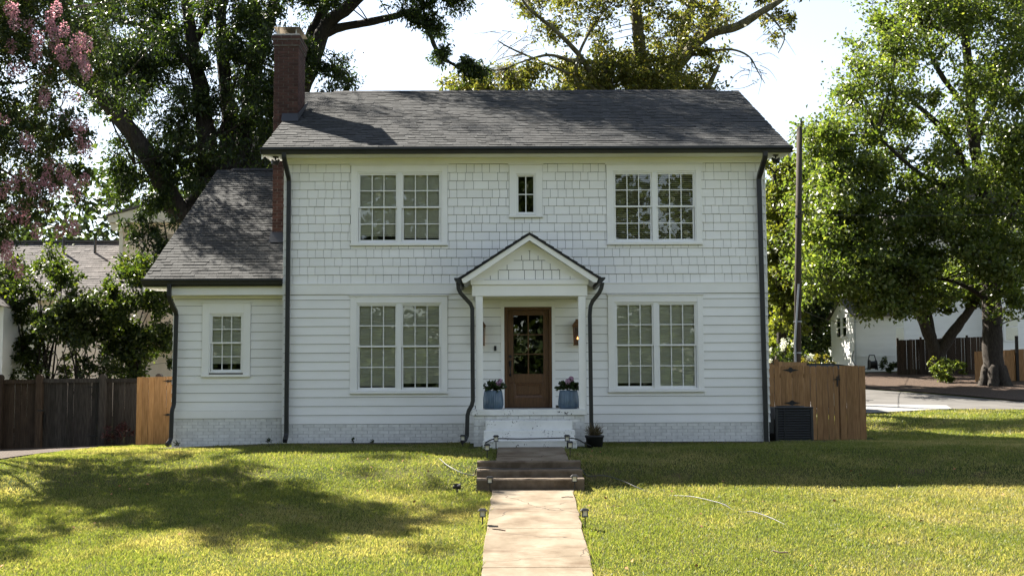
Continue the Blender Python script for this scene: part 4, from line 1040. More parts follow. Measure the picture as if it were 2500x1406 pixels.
# left: dark weathered fence with posts, and the cedar gate against the wing
LY = 4.0
t_ = thing('weathered_fence', (-11, LY, -.35), 'dark weathered board fence with round topped posts on the left', 'fence')
for (a, b, z1, mm_) in ((-14.0, -11.63, 1.28, 'weathered_brown'), (-11.47, -10.13, 1.30, 'weathered_wood'), (-9.97, -8.60, 1.30, 'weathered_wood')):
    boards(t_, a, b, LY + .03, -.40, z1, mm_, .142, .005, shape=FLAT)
    B(a, b, LY - .03, LY + .028, z1 - .03, z1 + .07).build('top_rail', mm_, t_); B(a, b, LY + .05, LY + .09, .1, .19).build('rail', mm_, t_)
for x, mm_ in ((-12.50, 'weathered_brown'), (-11.55, 'weathered_brown'), (-10.05, 'weathered_wood'), (-8.72, 'weathered_wood')):
    MB().box(x - .075, x + .075, LY - .09, LY + .06, -.5, 1.38).prism([(x - .075, 1.381), (x + .075, 1.381), (x + .055, 1.44), (x + .02, 1.465), (x - .02, 1.465), (x - .055, 1.44)], 'y', LY - .09, LY + .06).build('post', mm_, t_, bevel=.01)
for z in (1.15, .0):
    B(-10.40, -10.10, LY + .008, LY + .028, z, z + .035).build('hinge', 'black_iron', t_)
MB().box(-11.44, -11.41, LY - .02, LY + .02, .2, .55).box(-11.56, -11.42, LY - .11, LY - .09, .60, .64).build('latch', 'black_iron', t_)
GY = 2.7
t_ = thing('cedar_side_gate', (-8.5, GY, -.3), 'narrow orange cedar gate beside the left wing', 'gate')
boards(t_, -8.87, -8.06, GY, -.30, 1.385, 'cedar', .135, .006, shape=FLAT)
for z in (0, 1.1): B(-8.86, -8.07, GY + .02, GY + .058, z, z + .09).build('rail', 'cedar', t_)
for z in (1.29, .53, -.16):
    MB().prism([(-8.05, z - .03), (-8.05, z + .03), (-8.12, z + .018), (-8.17, z + .028), (-8.20, z + .012), (-8.28, z), (-8.20, z - .012), (-8.17, z - .028), (-8.12, z - .018)], 'y', GY - .014, GY - .004).build('hinge', 'black_iron', t_)
# small red-leaved maple at the fence
T = Tree('japanese_maple', (-9.55, 3.6, G(-9.55, 3.6)), 'small dark red leaved shrub in front of the weathered fence', 'shrub')
b_ = T.base
for k in range(5): T.limb([b_, b_ + Vector((random.uniform(-.1, .1), 0, .2)), b_ + Vector((random.uniform(-.25, .25), random.uniform(-.1, .1), .42))], .012, .005, 5)
for k in range(9): T.clump(b_ + Vector((random.uniform(-.28, .28), random.uniform(-.15, .15), random.uniform(.2, .5))), .10, 26)
T.finish('bark_dark', 'leaf_red', .07, .5, twig=.004)

# ------------------------------------------------------------------ utility pole
PY = 18.0; top = at(1952, 312, PY); ft = at(1946.5, 890, PY); ft = top + (ft - top) * ((top.z - .3) / (top.z - ft.z))
t_ = thing('utility_pole', (ft.x, PY, .3), 'tall dark wooden utility pole with metal conduit right of the house', 'utility pole')
MB().tube([ft, ft * .5 + top * .5, top], [.135, .12, .10], 14).build('pole_shaft', 'pole_wood', t_, smooth=True)
MB().tube([ft + Vector((-.05, -.15, 0)), ft + Vector((-.045, -.15, 2.4)), (ft + top) / 2 + Vector((-.03, -.13, -.6))], .035, 8).build('conduit', 'galvanised', t_)
for z_ in (1.2, 2.0, 3.1): q = ft + (top - ft) * (z_ / (top.z - ft.z)); MB().tube([q + Vector((0, 0, -.02)), q + Vector((0, 0, .02))], .15, 14).build('strap', 'galvanised', t_)
mb = MB()
for k in range(4): mb.lathe(top + Vector((.06, -.02, .02 + k * .06)), [(.025, 0), (.055, .01), (.055, .03), (.025, .045)], 12)
mb.tube([top + Vector((.06, -.02, -.3)), top + Vector((.06, -.02, .02))], .02, 6); mb.build('insulator', 'black_plastic', t_)
mb = MB(); q = ft + (top - ft) * .68
mb.box(q.x - .16, q.x + .02, PY - .2, PY - .12, q.z - .06, q.z + .03).box(q.x - .02, q.x + .16, PY - .16, PY - .08, q.z + .12, q.z + .2).build('bracket', 'black_iron', t_)
def wire(a, b, sag, label):
    P = [Vector(a).lerp(Vector(b), u) - Vector((0, 0, sag * 4 * u * (1 - u))) for u in np.linspace(0, 1, 14)]
    tag(MB().tube(P, .011, 5).build('overhead_wire', 'wire_black'), label, 'wire')
wire(top + Vector((.06, 0, .2)), (5.2, .2, 6.3), .3, 'thin wire from the pole top down to the house eave')
wire(q + Vector((.1, 0, .1)), (34, 22, 9.0), .5, 'overhead wire running from the pole to the right through the maple')
wire(ft + Vector((.1, 0, 3.6)), (20, 44, 5.0), .4, 'low cable from the pole to the white cottage')

# ------------------------------------------------------------------ parked car behind the gate
def car(x0, y, z, label):
    t_ = thing('parked_car', (x0 + 2.3, y, z), label, 'car')
    L, W_ = 4.6, .92
    prof = [(0, .35), (.06, .72), (.9, .92), (1.5, 1.40), (1.9, 1.47), (3.7, 1.47), (4.2, 1.40), (4.45, .98), (4.62, .85), (4.62, .38), (4.3, .28), (.3, .28)]
    mb = MB(); n = len(prof); rows = []
    for k, (f_, ins) in enumerate(((-W_, .10), (-W_ + .1, 0), (W_ - .1, 0), (W_, .10))):
        rows.append([(x0 + (px_ if not ins else px_ * .985 + .035), y + f_ + (.12 * (1 if f_ < 0 else -1) if pz > 1.2 and ins else 0), z + (pz - (.03 if ins and pz > 1 else 0))) for px_, pz in prof])
    v = [p for r in rows for p in r]; f = [tuple(range(n)), tuple(range(4 * n - 1, 3 * n - 1, -1))]
    for k in range(3): f += [(k * n + i, (k + 1) * n + i, (k + 1) * n + (i + 1) % n, k * n + (i + 1) % n) for i in range(n)]
    MB().add(v, f).build('body', 'car_paint', t_, bevel=.03)
    for s in (-1, 1):
        for a, b in ((1.45, 2.35), (2.42, 3.35), (3.42, 4.2)):
            MB().add([(x0 + a, y + s * .945, z + .96), (x0 + b, y + s * .945, z + .96), (x0 + (b - .05 if b < 4 else b - .12), y + s * .825, z + 1.34), (x0 + (a + .05 if a > 1.5 else a + .3), y + s * .825, z + 1.34)], [(0, 1, 2, 3)]).build('side_window', 'window_glass', t_)
        for wx in (.85, 3.75):
            w_ = MB().tube([(x0 + wx, y + s * .72, z + .34), (x0 + wx, y + s * .94, z + .34)], .34, 24).build('wheel', 'rubber', t_, bevel=.03); MB().tube([(x0 + wx, y + s * .93, z + .34), (x0 + wx, y + s * .955, z + .34)], .21, 20).build('rim', 'alloy', w_)
        B(x0 + 4.40, x0 + 4.60, y + s * .80 - .09, y + s * .80 + .09, z + .92, z + 1.12).build('tail_light', 'tail_red', t_)
    MB().add([(x0 + .92, y - .72, z + .97), (x0 + .92, y + .72, z + .97), (x0 + 1.47, y + .66, z + 1.385), (x0 + 1.47, y - .66, z + 1.385)], [(0, 1, 2, 3)]).build('windscreen', 'window_glass', t_)
    MB().add([(x0 + 4.47, y - .68, z + 1.0), (x0 + 4.47, y + .68, z + 1.0), (x0 + 4.25, y + .62, z + 1.38), (x0 + 4.25, y - .62, z + 1.38)], [(0, 1, 2, 3)]).build('rear_window', 'window_glass', t_)
    B(x0 + 4.56, x0 + 4.70, y - .88, y + .88, z + .42, z + .66).build('bumper', 'car_trim', t_, bevel=.04)
car(6.12, 14.2, G(9.5, 14.2) + .05, 'dark parked car half hidden behind the cedar gate')

# ------------------------------------------------------------------ neighbouring houses
def lap_wall(parent, a, b, z0, z1, m_, expo=.15, y_out=.03):
    """lap boards on a wall from a to b (outer face to the right-hand side seen from a to b ... faces the viewer)"""
    a, b = Vector(a), Vector(b); d_ = b - a; rz = math.atan2(d_.y, d_.x); z = z0; M = []
    while z < z1 - .02:
        h = min(expo, z1 - z); M.append(place(a.x, a.y, z, d_.length, y_out, h + .008, rz=rz)); z += expo
    pieces('plank', wedge(m_, 1, .3), m_, M, parent, 300)
# left neighbour: long low roof, beige siding, pedimented dormer tower
NB = 17.0
t_ = thing('neighbour_house', (-16, NB + 4, .2), 'beige neighbouring house with long grey roof behind the left fence', 'house')
rl, rr_ = at(-60, 592, NB + 4), at(292, 592, NB + 4); el, er = at(-60, 722, NB), at(330, 716, NB)
MB().box(-26, er.x - .1, NB + .4, NB + 8, .2, el.z - .1).build('wall', 'beige_siding', t_)
lap_wall(t_, (-26, NB + .39, 0), (er.x - .1, NB + .39, 0), .4, el.z - .15, 'beige_siding', .2)
ro = MB().prism([(NB, el.z - .02), (NB + 4, rl.z - .02), (NB + 8, el.z - .02), (NB + 8, el.z - .15), (NB + 4, rl.z - .15), (NB, el.z - .15)], 'x', -27, er.x + .2).build('roof', 'roof_base', t_)
pieces('shingle', TAB, 'neighbour_shingle', shingle_slope(-27, er.x + .22, NB - .02, el.z, NB + 4, rl.z, .19, .2, .4), ro, 120, 'shingle_field')
B(-27, er.x + .2, NB + 3.85, NB + 4.15, rl.z - .03, rl.z + .06).build('ridge_cap', 'roof_base', ro)
B(-27, er.x + .22, NB - .12, NB - .02, el.z - .16, el.z).build('gutter', 'beige_trim', t_)
for px_, py_ in ((232, 612), (155, 606)):
    q = at(px_, py_, NB + 3.1); MB().tube([q - Vector((0, 0, .3)), q + Vector((0, 0, .42))], .05, 10).build('vent_pipe', 'dark_metal', ro)
# dormer tower
t2 = t_
dx0, dx1 = at(292, 640, NB + 1.5).x, at(445, 640, NB + 1.5).x; dz = at(300, 545, NB + 1.5).z; dyf = NB + 1.5
tw = B(dx0, dx1, dyf, dyf + 4, 3.0, dz).build('dormer', 'beige_siding', t_)
lap_wall(tw, (dx0, dyf, 0), (dx1, dyf, 0), 4.5, at(300, 592, dyf).z, 'beige_siding', .28)
B(dx0 - .02, dx0 + .12, dyf - .05, dyf + .02, 3.5, dz).build('corner_board', 'beige_trim', tw)
wz0, wz1 = at(350, 585, dyf).z, at(350, 573, dyf).z
B(dx0 + .35, dx1 - .3, dyf - .04, dyf + .01, wz0, wz1).build('dormer_window', 'window_glass', tw)
cx = (dx0 + dx1) / 2 - .1; ez_ = at(300, 538, dyf).z; pz_ = at(330, 507, dyf).z; hw = 1.35
MB().prism([(cx - hw, ez_), (cx + hw, ez_), (cx + hw, ez_ + .1), (cx, pz_), (cx - hw, ez_ + .1)], 'y', dyf - .35, dyf + 4).build('pediment', 'beige_trim', tw)
MB().prism([(cx - hw - .06, ez_ + .09), (cx, pz_ + .03), (cx + hw + .06, ez_ + .09), (cx + hw + .06, ez_ + .16), (cx, pz_ + .10), (cx - hw - .06, ez_ + .16)], 'y', dyf - .42, dyf + 4.02).build('dormer_roof', 'neighbour_shingle', tw)
MB().prism([(cx - hw, ez_ - .12), (cx + hw, ez_ - .12), (cx + hw + .04, ez_ - .002), (cx - hw - .04, ez_ - .002)], 'y', dyf - .38, dyf + .0).build('cornice', 'beige_trim', tw)
MB().prism([(cx - hw + .08, ez_ - .36), (cx - hw + .45, ez_ - .44), (cx - hw + .5, ez_ - .13), (cx - hw, ez_ - .13)], 'y', dyf - .2, dyf + .0).build('bracket', 'beige_trim', tw)
# taller beige gable beyond (seen through the tree)
t_ = thing('far_beige_house', (-10.5, 30, .8), 'pale house gable glimpsed through the big tree', 'house')
a, b = at(500, 400, 30), at(690, 400, 30)
MB().box(a.x, b.x + 3, 30, 36, .5, at(560, 420, 30).z).build('wall', 'beige_siding', t_)
pk = at(610, 345, 30); MB().prism([(a.x - .3, at(500, 420, 30).z), (b.x + 3.3, at(500, 420, 30).z), ((a.x + b.x + 3) / 2, pk.z + 1)], 'y', 29.8, 36.2).build('roof', 'neighbour_shingle', t_)
# white shed at the left edge
t_ = thing('white_shed', (-14.5, 6.2, -.4), 'narrow edge of a white clapboard shed at the far left', 'shed')
e_ = at(7, 800, 6).x
MB().box(-16.5, e_, 6, 9, -.5, at(0, 745, 6).z).build('wall', 'white_siding', t_); B(e_ - .11, e_ + .012, 5.985, 6.1, -.5, at(0, 746, 6).z).build('corner_board', 'white_trim', t_)
MB().prism([(-16.8, at(0, 748, 6).z + .001), (e_ + .06, at(0, 748, 6).z + .001), (-14.6, at(0, 690, 6).z + .4)], 'y', 5.7, 9.2).build('roof', 'neighbour_shingle', t_)

# white cottage far right, big white house beyond it
WY_ = 38.0; gz = G(18, WY_)
A, Bc, Cc = at(2031, 885, WY_ + 3.2), at(2086, 905, WY_), at(2190, 905, WY_ + .2)
t_ = thing('white_cottage', (Bc.x, Bc.y, gz - .4), 'small white clapboard cottage wing with paired windows beyond the lane', 'house')
ze = at(2086, 768, WY_).z; zr = at(2062, 742, WY_ + 1.6).z + .25; zf = at(2090, 868, WY_).z
A = Vector((A.x, A.y, 0)); Bq = Vector((Bc.x, Bc.y, 0)); Cq = Vector((Cc.x, Cc.y, 0)); off = A - Bq
quad = [A, Bq, Cq, Cq + off]
def solid(poly, z0, z1): n = len(poly); return [(p.x, p.y, z0) for p in poly] + [(p.x, p.y, z1) for p in poly], [tuple(range(n)), tuple(range(2 * n - 1, n - 1, -1))] + [(i, (i + 1) % n, n + (i + 1) % n, n + i) for i in range(n)]
MB().add(*solid(quad, gz - .8, ze)).build('wall', 'white_trim', t_)
lap_wall(t_, A, Bq, zf, ze, 'white_siding', .16, .02); lap_wall(t_, Bq, Cq, zf, ze, 'white_siding', .16, .02)
rm = [(A + Bq) / 2, (Cq + Cq + off) / 2]
MB().add([(A.x, A.y, ze), (Bq.x, Bq.y, ze), (rm[0].x, rm[0].y, zr), (Cq.x, Cq.y, ze), ((Cq + off).x, (Cq + off).y, ze), (rm[1].x, rm[1].y, zr)], [(0, 1, 2), (3, 4, 5), (1, 3, 5, 2), (4, 0, 2, 5), (0, 4, 3, 1)]).build('gable', 'white_siding', t_)
up = Vector((0, 0, .06)); e1 = (Bq - A).normalized() * .2; e0 = (Bq - Cq).normalized() * .15
def roof_pane(P0, P1, P2, P3): v = [P0, P1, P2, P3]; v += [p + up for p in v]; return v, [(3, 2, 1, 0), (4, 5, 6, 7), (0, 1, 5, 4), (1, 2, 6, 5), (2, 3, 7, 6), (3, 0, 4, 7)]
zz = Vector((0, 0, 1))
MB().add(*roof_pane(Bq + e1 + e0 + zz * (ze - .08), Cq + e1 + zz * (ze - .08), rm[1] + zz * (zr + .02), rm[0] + e0 + zz * (zr + .02))).build('roof', 'neighbour_shingle', t_)
MB().add(*roof_pane(A - e1 + e0 + zz * (ze - .08), rm[0] + e0 + zz * (zr + .02), rm[1] + zz * (zr + .02), Cq + off - e1 + zz * (ze - .08))).build('roof', 'neighbour_shingle', t_)
dd = (Bq - A).normalized(); nn = Vector((dd.y, -dd.x, 0)); rz = math.atan2(dd.y, dd.x); LA = (Bq - A).length
for u in (.30, .56):
    q = A + dd * LA * u + nn * .035
    w = MB().box(0, LA * .22, -.03, .03, 0, 1.15, Matrix.Translation((q.x, q.y, zf + .95)) @ Matrix.Rotation(rz, 4, 'Z')).build('window', 'white_trim', t_)
    for k in (0, 1): MB().box(LA * .035, LA * .185, -.045, -.031, .09 + k * .52, .54 + k * .52, Matrix.Translation((q.x, q.y, zf + .95)) @ Matrix.Rotation(rz, 4, 'Z')).build('pane', 'window_glass', w)
MB().tube([(Bq.x + .06, Bq.y - .07, gz - .2), (Bq.x + .06, Bq.y - .07, ze)], .045, 6).build('downspout', 'meter_grey', t_)
B(Bq.x - .1, Cq.x, Bq.y - .05, Bq.y - .035, zf - .06, zf - .005).build('sill_board', 'white_trim', t_)
# big white house
BW = 42.0; ga = G(24, BW)
t_ = thing('white_house', (24, BW, ga), 'large white clapboard house behind the maple on the right', 'house')
xa, xb, xc = at(2168, 800, BW).x, at(2395, 800, BW + 1).x, at(2620, 800, BW).x; zb = at(2300, 872, BW).z; zt = at(2300, 560, BW).z
MB().box(xa, xb, BW, BW + 9, ga - 1, zt).box(xb, xc, BW - 1.2, BW + 9, zb + .3, zt).build('wall', 'white_trim', t_)
lap_wall(t_, (xa, BW - .002, 0), (xb, BW - .002, 0), zb, zt, 'white_siding', .18); lap_wall(t_, (xb + .02, BW - 1.202, 0), (xc, BW - 1.202, 0), zb + .3, zt, 'white_siding', .18)
MB().prism([(xa - .5, zt), (xc + .5, zt), (xc - 3, zt + 2.6), (xa + 3, zt + 2.6)], 'y', BW - 1.7, BW + 9.5).build('roof', 'neighbour_shingle', t_)
for px_ in (2192, 2470):
    q = at(px_, 830, BW - (0 if px_ < 2300 else 1.2)); w = B(q.x - .42, q.x + .42, q.y - .06, q.y - .034, q.z - .1, q.z + 1.6).build('window', 'white_trim', t_)
    for k in (0, 1): B(q.x - .32, q.x + .32, q.y - .075, q.y - .061, q.z + .0 + k * .75, q.z + .68 + k * .75).build('pane', 'window_glass', w)
B(xb + .3, xc, BW - .3, BW - .2, ga - 1, zb + .3).build('crawlspace_panel', 'soil', t_)
for px_ in (2395, 2452, 2500): q = at(px_, 860, BW - 1.1); B(q.x - .06, q.x + .06, BW - 1.15, BW - 1.03, ga - 1, zb + .3).build('post', 'white_trim', t_)
# right fences
RY_ = 35.0
t_ = thing('dark_fence', (at(2190, 880, RY_).x, RY_, G(17, RY_)), 'dark weathered fence below the white house on the right', 'fence')
xa, xb = at(2192, 880, RY_).x, at(2418, 880, RY_).x; zt_ = at(2200, 830, RY_).z
boards(t_, xa, xb, RY_, G(xa, RY_) - .2, zt_, 'weathered_brown', .15, .01, shape=FLAT, slope=.035)
for k in range(5): x = xa + (xb - xa) * k / 4; B(x - .05, x + .05, RY_ - .06, RY_ - .01, G(x, RY_) - .2, zt_ + .1 + .035 * (x - xa)).build('post', 'weathered_brown', t_)
t_ = thing('cedar_fence', (at(2425, 900, 30).x, 30, G(22, 30)), 'orange cedar fence lit in patches right of the big maple trunk', 'fence')
xa = at(2380, 900, 30).x; boards(t_, xa, at(2570, 900, 30).x, 30, G(xa, 30) - .15, at(2450, 858, 30).z, 'cedar', .15, .008, shape=FLAT, slope=.05)
x = at(2483, 900, 30).x; B(x - .06, x + .06, 29.9, 29.99, G(x, 30) - .2, at(2483, 820, 30).z).build('post', 'weathered_wood', t_)
# hose reel by the cottage
q = at(2131, 903, WY_ - 1.2); t_ = thing('hose_reel', q, 'black hose reel cart by the cottage foundation', 'hose reel')
for s in (-1, 1): MB().tube([q + Vector((.25 * s, 0, 0)), q + Vector((.2 * s, .1, .45)), q + Vector((.13 * s, .1, .75))], .025, 6).build('frame_leg', 'black_iron', t_); MB().tube([q + Vector((.16 * s - .02, 0, .26)), q + Vector((.16 * s + .02, 0, .26))], .25, 16).build('reel_disc', 'black_plastic', t_)
MB().tube([q + Vector((-.13, .1, .75)), q + Vector((.13, .1, .75))], .022, 6).build('handle', 'black_iron', t_); MB().tube([q + Vector((-.15, 0, .26)), q + Vector((.15, 0, .26))], .19, 14).build('hose_coil', 'black_plastic', t_)
MB().tube(smooth_path([q + Vector((-.2, 0, .1)), q + Vector((-.6, .1, .05)), q + Vector((-.75, .9, .5)), q + Vector((-.65, 1.0, 1.0))], 5), .02, 6).build('hose_tail', 'wire_black', t_)

# ------------------------------------------------------------------ trees
# big left tree: several leaning stems behind the wing, crown high above the frame
TY = 11.0
T = Tree('pecan_tree', (at(505, 420, TY).x, TY, .1), 'huge many stemmed dark tree rising behind the left wing and chimney', 'tree')
b_ = T.base
def lp(*q): return [at(a, b, TY + c) for a, b, c in q]
fork = at(510, 440, TY)
T.limb([b_, b_.lerp(fork, .5) + Vector((.1, 0, 0)), fork], .62, .48, 10)
T.limb([fork + Vector((-.2, 0, -.6))] + lp((440, 520, -.4), (385, 420, -.8), (325, 330, -1), (255, 245, -1.4), (175, 175, -1.8), (120, 120, -2)), .36, .16, 9)
T.limb(lp((325, 330, -1), (285, 230, -.8), (270, 120, -.5), (230, -40, 0)), .15, .07)
T.limb([fork] + lp((505, 330, .3), (490, 220, .5), (470, 110, .6), (455, 0, .8), (440, -160, 1), (430, -420, 1.4)), .32, .10, 9)
T.limb(lp((485, 190, .5), (440, 130, .2), (400, 80, 0), (330, 60, -.3), (200, 20, -1)), .12, .05)
T.limb(lp((470, 110, .6), (500, 60, .4), (520, 0, .2), (560, -140, 0)), .13, .06)
T.limb([fork + Vector((.3, .2, 0))] + lp((560, 300, 1), (545, 160, 1.2), (540, 60, 1.3), (548, -80, 1.5), (560, -360, 1.5)), .26, .10, 9)
T.limb([fork + Vector((.5, .1, -.3))] + lp((600, 330, 1.5), (618, 200, 1.6), (628, 100, 1.6), (620, 0, 1.7), (600, -150, 2), (590, -450, 2)), .34, .12, 9)
T.limb(lp((625, 150, 1.6), (655, 60, 1.4), (672, -20, 1.2), (700, -180, 1)), .24, .08)
T.limb([fork + Vector((.8, .2, -.4))] + lp((690, 300, 1.8), (745, 200, 1.6), (770, 130, 1.4), (800, 60, 1.2), (870, 0, 1), (960, -110, .6), (1010, -260, 0)), .34, .14, 9)
T.limb(lp((755, 180, 1.6), (762, 90, 1.6), (790, 20, 1.6), (800, -90, 1.8), (830, -320, 2)), .26, .10)
T.limb(lp((790, 85, 1.3), (830, 68, 1.2), (900, 55, 1), (965, 40, .8), (1010, 30, .6), (1045, 75, .4), (1070, 130, .3), (1110, 160, .2), (1160, 185, 0)), .15, .03, 8)
T.limb(lp((1010, 30, .6), (1050, 10, .4), (1090, -10, .2), (1130, 5, 0)), .07, .02)
T.limb(lp((775, 170, 1.5), (800, 168, 1.4), (822, 172, 1.3)), .09, .05)
T.limb(lp((560, 260, .8), (530, 330, .3), (470, 360, -.6), (400, 380, -1.2), (330, 400, -1.8)), .08, .03)
# crown seen in the frame
for poly, dy, n_, r_, lv in (
    ([(120, -60), (460, -60), (470, 120), (380, 190), (200, 160), (130, 60)], 2.0, 40, .62, 300),
    ([(170, 150), (480, 130), (500, 300), (430, 380), (330, 330), (230, 260)], 2.0, 30, .55, 280),
    ([(250, 330), (500, 290), (520, 400), (470, 480), (300, 520), (260, 440)], 1.6, 28, .50, 270),
    ([(480, -60), (700, -60), (660, 70), (480, 100)], 2.0, 20, .55, 280),
    ([(440, 110), (680, 90), (690, 260), (690, 400), (560, 410), (450, 380)], 2.0, 48, .58, 300),
    ([(620, -60), (900, -70), (780, 60), (640, 60)], 1.8, 16, .5, 240),
    ([(690, 100), (780, 110), (830, 150), (860, 215), (760, 228), (690, 300)], 1.2, 18, .42, 260),
    ([(980, -40), (1080, -60), (1075, 70), (1050, 120), (990, 80), (975, 20)], .8, 13, .42, 240),
    ([(1050, 110), (1110, 130), (1190, 165), (1185, 195), (1140, 195), (1090, 160), (1040, 140)], .6, 9, .34, 170),
    ([(890, -60), (1140, -60), (1130, 10), (1000, 5)], 1, 9, .45, 220)):
    T.fill(poly, TY, dy, n_, r_, lv)
# high crown above the picture: it shades the roof and the wing
for c, rad, n_ in (((-7.5, 11, 16.5), (4.5, 4, 2.6), 34), ((-12.5, 11, 14.5), (3.5, 4, 2.5), 20), ((-3.8, 9.2, 14.8), (2.8, 1.6, 1.4), 28), ((-3.0, 7.6, 15.0), (2.0, 1.2, 1.0), 15), ((-.9, 8.6, 15.2), (1.6, 1.3, .9), 11), ((-10.3, 6.6, 9.6), (1.6, 1.4, 1.4), 8)):
    T.ball(c, rad, n_, .85, 240)
for i_, (c_, r_, n_) in enumerate(T.cl): T.cl[i_] = (c_, r_ * 1.1, int(n_ * 1.5))
T.finish('bark_dark', 'leaf_pecan', .135, .34, droop=.55, twig=.012, spokes=9)

# yellowing oak behind the ridge
TY = 17.0
T = Tree('yellowing_oak', (at(1600, 300, TY).x, TY, .4), 'sparse yellowing tree with bare branches behind the roof ridge', 'tree'); b_ = T.base
T.limb([b_, b_ + Vector((0, 0, 3))] + lp((1590, 260, 0), (1560, 180, 0)), .5, .34, 10)
T.limb(lp((1570, 200, 0), (1562, 110, -.3), (1555, 40, -.5), (1548, -60, -.6), (1540, -250, -.6)), .26, .12)
T.limb(lp((1590, 240, 0), (1655, 150, .5), (1672, 70, .8), (1690, 10, 1), (1700, -120, 1)), .28, .12)
T.limb(lp((1690, 15, 1), (1662, 0, 1.2), (1630, -30, 1.5)), .12, .06)
T.limb(lp((1600, 240, .4), (1690, 110, .2), (1730, 50, 0), (1755, -20, 0)), .22, .09)
T.limb(lp((1640, 180, 0), (1720, 90, -.3), (1800, 65, -.6), (1850, 35, -.8), (1900, 5, -1), (1960, -40, -1.2)), .20, .08)
T.limb(lp((1670, 140, 0), (1740, 125, -.3), (1790, 122, -.5), (1830, 140, -.8), (1850, 175, -.9), (1868, 205, -1)), .06, .010)
T.limb(lp((1720, 230, 0), (1740, 190, 0), (1755, 160, 0)), .12, .06)
T.limb(lp((1500, 235, -1), (1470, 160, -1.2), (1400, 150, -1.4), (1340, 135, -1.6), (1280, 150, -1.8), (1240, 165, -2)), .10, .02)
T.limb(lp((1480, 230, -1), (1410, 130, -1.4), (1350, 70, -1.6), (1290, 20, -1.8), (1260, -30, -2)), .11, .03)
T.limb(lp((1460, 225, -1.2), (1410, 190, -1.4), (1330, 155, -1.4), (1250, 120, -1.6), (1215, 100, -1.6)), .07, .015)
T.limb(lp((1410, 225, -1.4), (1408, 150, -1.4), (1450, 60, -1.2), (1500, 0, -1)), .08, .02)
T.limb(lp((1860, 25, -.8), (1890, 50, -1), (1915, 90, -1), (1900, 130, -1)), .05, .015)
T.fill([(1110, 215), (1150, 190), (1215, 200), (1270, 160), (1340, 150), (1420, 170), (1480, 120), (1560, 150), (1630, 125), (1680, 170), (1730, 205), (1745, 240), (1110, 245)], TY, 1.8, 84, .60, 250)
T.fill([(1110, 205), (1180, 180), (1260, 175), (1260, 240), (1110, 240)], TY, 1.2, 13, .5, 220)
T.fill([(1280, -40), (1480, -40), (1500, 110), (1360, 140), (1280, 60)], TY, 2.0, 52, .52, 85)
T.fill([(1480, -40), (1830, -40), (1760, 90), (1680, 140), (1500, 120)], TY, 2.0, 56, .52, 90)
T.fill([(1820, -40), (1960, -60), (1935, 60), (1900, 110), (1840, 60)], TY, 1.0, 15, .32, 110)
T.fill([(1700, 120), (1800, 130), (1770, 180), (1700, 200)], TY, 1.0, 7, .35, 130)
# bare twiggy ends
for k in range(70):
    q = random.choice([(1840, 150), (1850, 190), (1270, 120), (1250, 150), (1300, 80), (1880, 60), (1230, 100)])
    p0 = at(q[0] + random.uniform(-25, 25), q[1] + random.uniform(-25, 25), TY - 1.2)
    d_ = Vector((random.uniform(-.6, .6), random.uniform(-.4, .4), random.uniform(-.5, .35)))
    T.limbs.tube(smooth_path([p0, p0 + d_ * .7, p0 + d_ * 1.3 + Vector((random.uniform(-.3, .3), 0, random.uniform(-.35, .1)))], 3), [.014, .013, .012, .010, .008, .006, .004], 3, caps=False)
T.finish('bark_mossy', 'leaf_oak', .135, .55, twig=.010, spokes=9)

# maple on the right
TY = 27.0; mb_ = at(2430, 946, TY)
T = Tree('maple_tree', (mb_.x, TY, mb_.z - .1), 'large leafy green maple with thick trunk beside the lane on the right', 'tree'); b_ = T.base
T.limb([b_ + Vector((0, 0, -.2)), b_ + Vector((0, 0, .5))] + lp((2424, 850, 0), (2420, 720, 0), (2415, 600, 0), (2400, 470, .3), (2375, 330, .6), (2365, 180, .8), (2350, 20, 1)), .52, .15, 12)
for k in range(6):                                           # root flare
    a = k * 1.05; T.limb([b_ + Vector((math.cos(a) * .85, math.sin(a) * .85, -.25)), b_ + Vector((math.cos(a) * .5, math.sin(a) * .5, .2)), b_ + Vector((math.cos(a) * .25, math.sin(a) * .25, 1.0))], .22, .25, 7)
T.limb(lp((2418, 690, 0), (2370, 600, -.6), (2290, 540, -1.2), (2210, 500, -1.8), (2120, 470, -2.4)), .22, .05)
T.limb(lp((2410, 560, 0), (2330, 470, -1), (2240, 420, -1.6), (2140, 330, -2)), .20, .05)
T.limb(lp((2405, 500, 0), (2320, 340, 1), (2230, 250, 1.5), (2140, 180, 2)), .20, .05)
T.limb(lp((2420, 640, 0), (2470, 520, -.8), (2520, 400, -1.2), (2560, 250, -1.5)), .22, .06)
T.limb(lp((2380, 350, .6), (2440, 220, .4), (2480, 100, .2), (2500, -50, 0)), .18, .06)
T.limb(lp((2370, 280, .6), (2290, 170, .6), (2250, 60, .8), (2230, -60, 1)), .14, .05)
T.limb(lp((2420, 740, 0), (2360, 700, -.5), (2290, 680, -1), (2200, 680, -1.4)), .12, .04)
out_line = [(1985, 300), (2010, 270), (2050, 215), (2060, 170), (2110, 90), (2110, 55), (2180, 30), (2210, -60), (2560, -80), (2580, 640), (2500, 720), (2440, 640), (2350, 700), (2230, 735), (2090, 720), (1960, 680), (1900, 660), (1930, 520), (1940, 440), (1965, 380)]
T.fill(out_line, TY - 1.2, 3.2, 195, .95, 270)
T.fill([(1980, 320), (2100, 200), (2200, 300), (2300, 560), (2250, 720), (2080, 700), (1950, 640), (1950, 450)], TY - 2.5, 2.0, 50, .8, 270)
T.ball((b_.x + 1, TY + 1, 19), (6, 4, 3), 26, 1.2, 200)
T.fill([(1935, 640), (2250, 650), (2340, 720), (2300, 790), (2200, 770), (2080, 745), (1960, 735)], TY - 2, 2.0, 28, .7, 240)
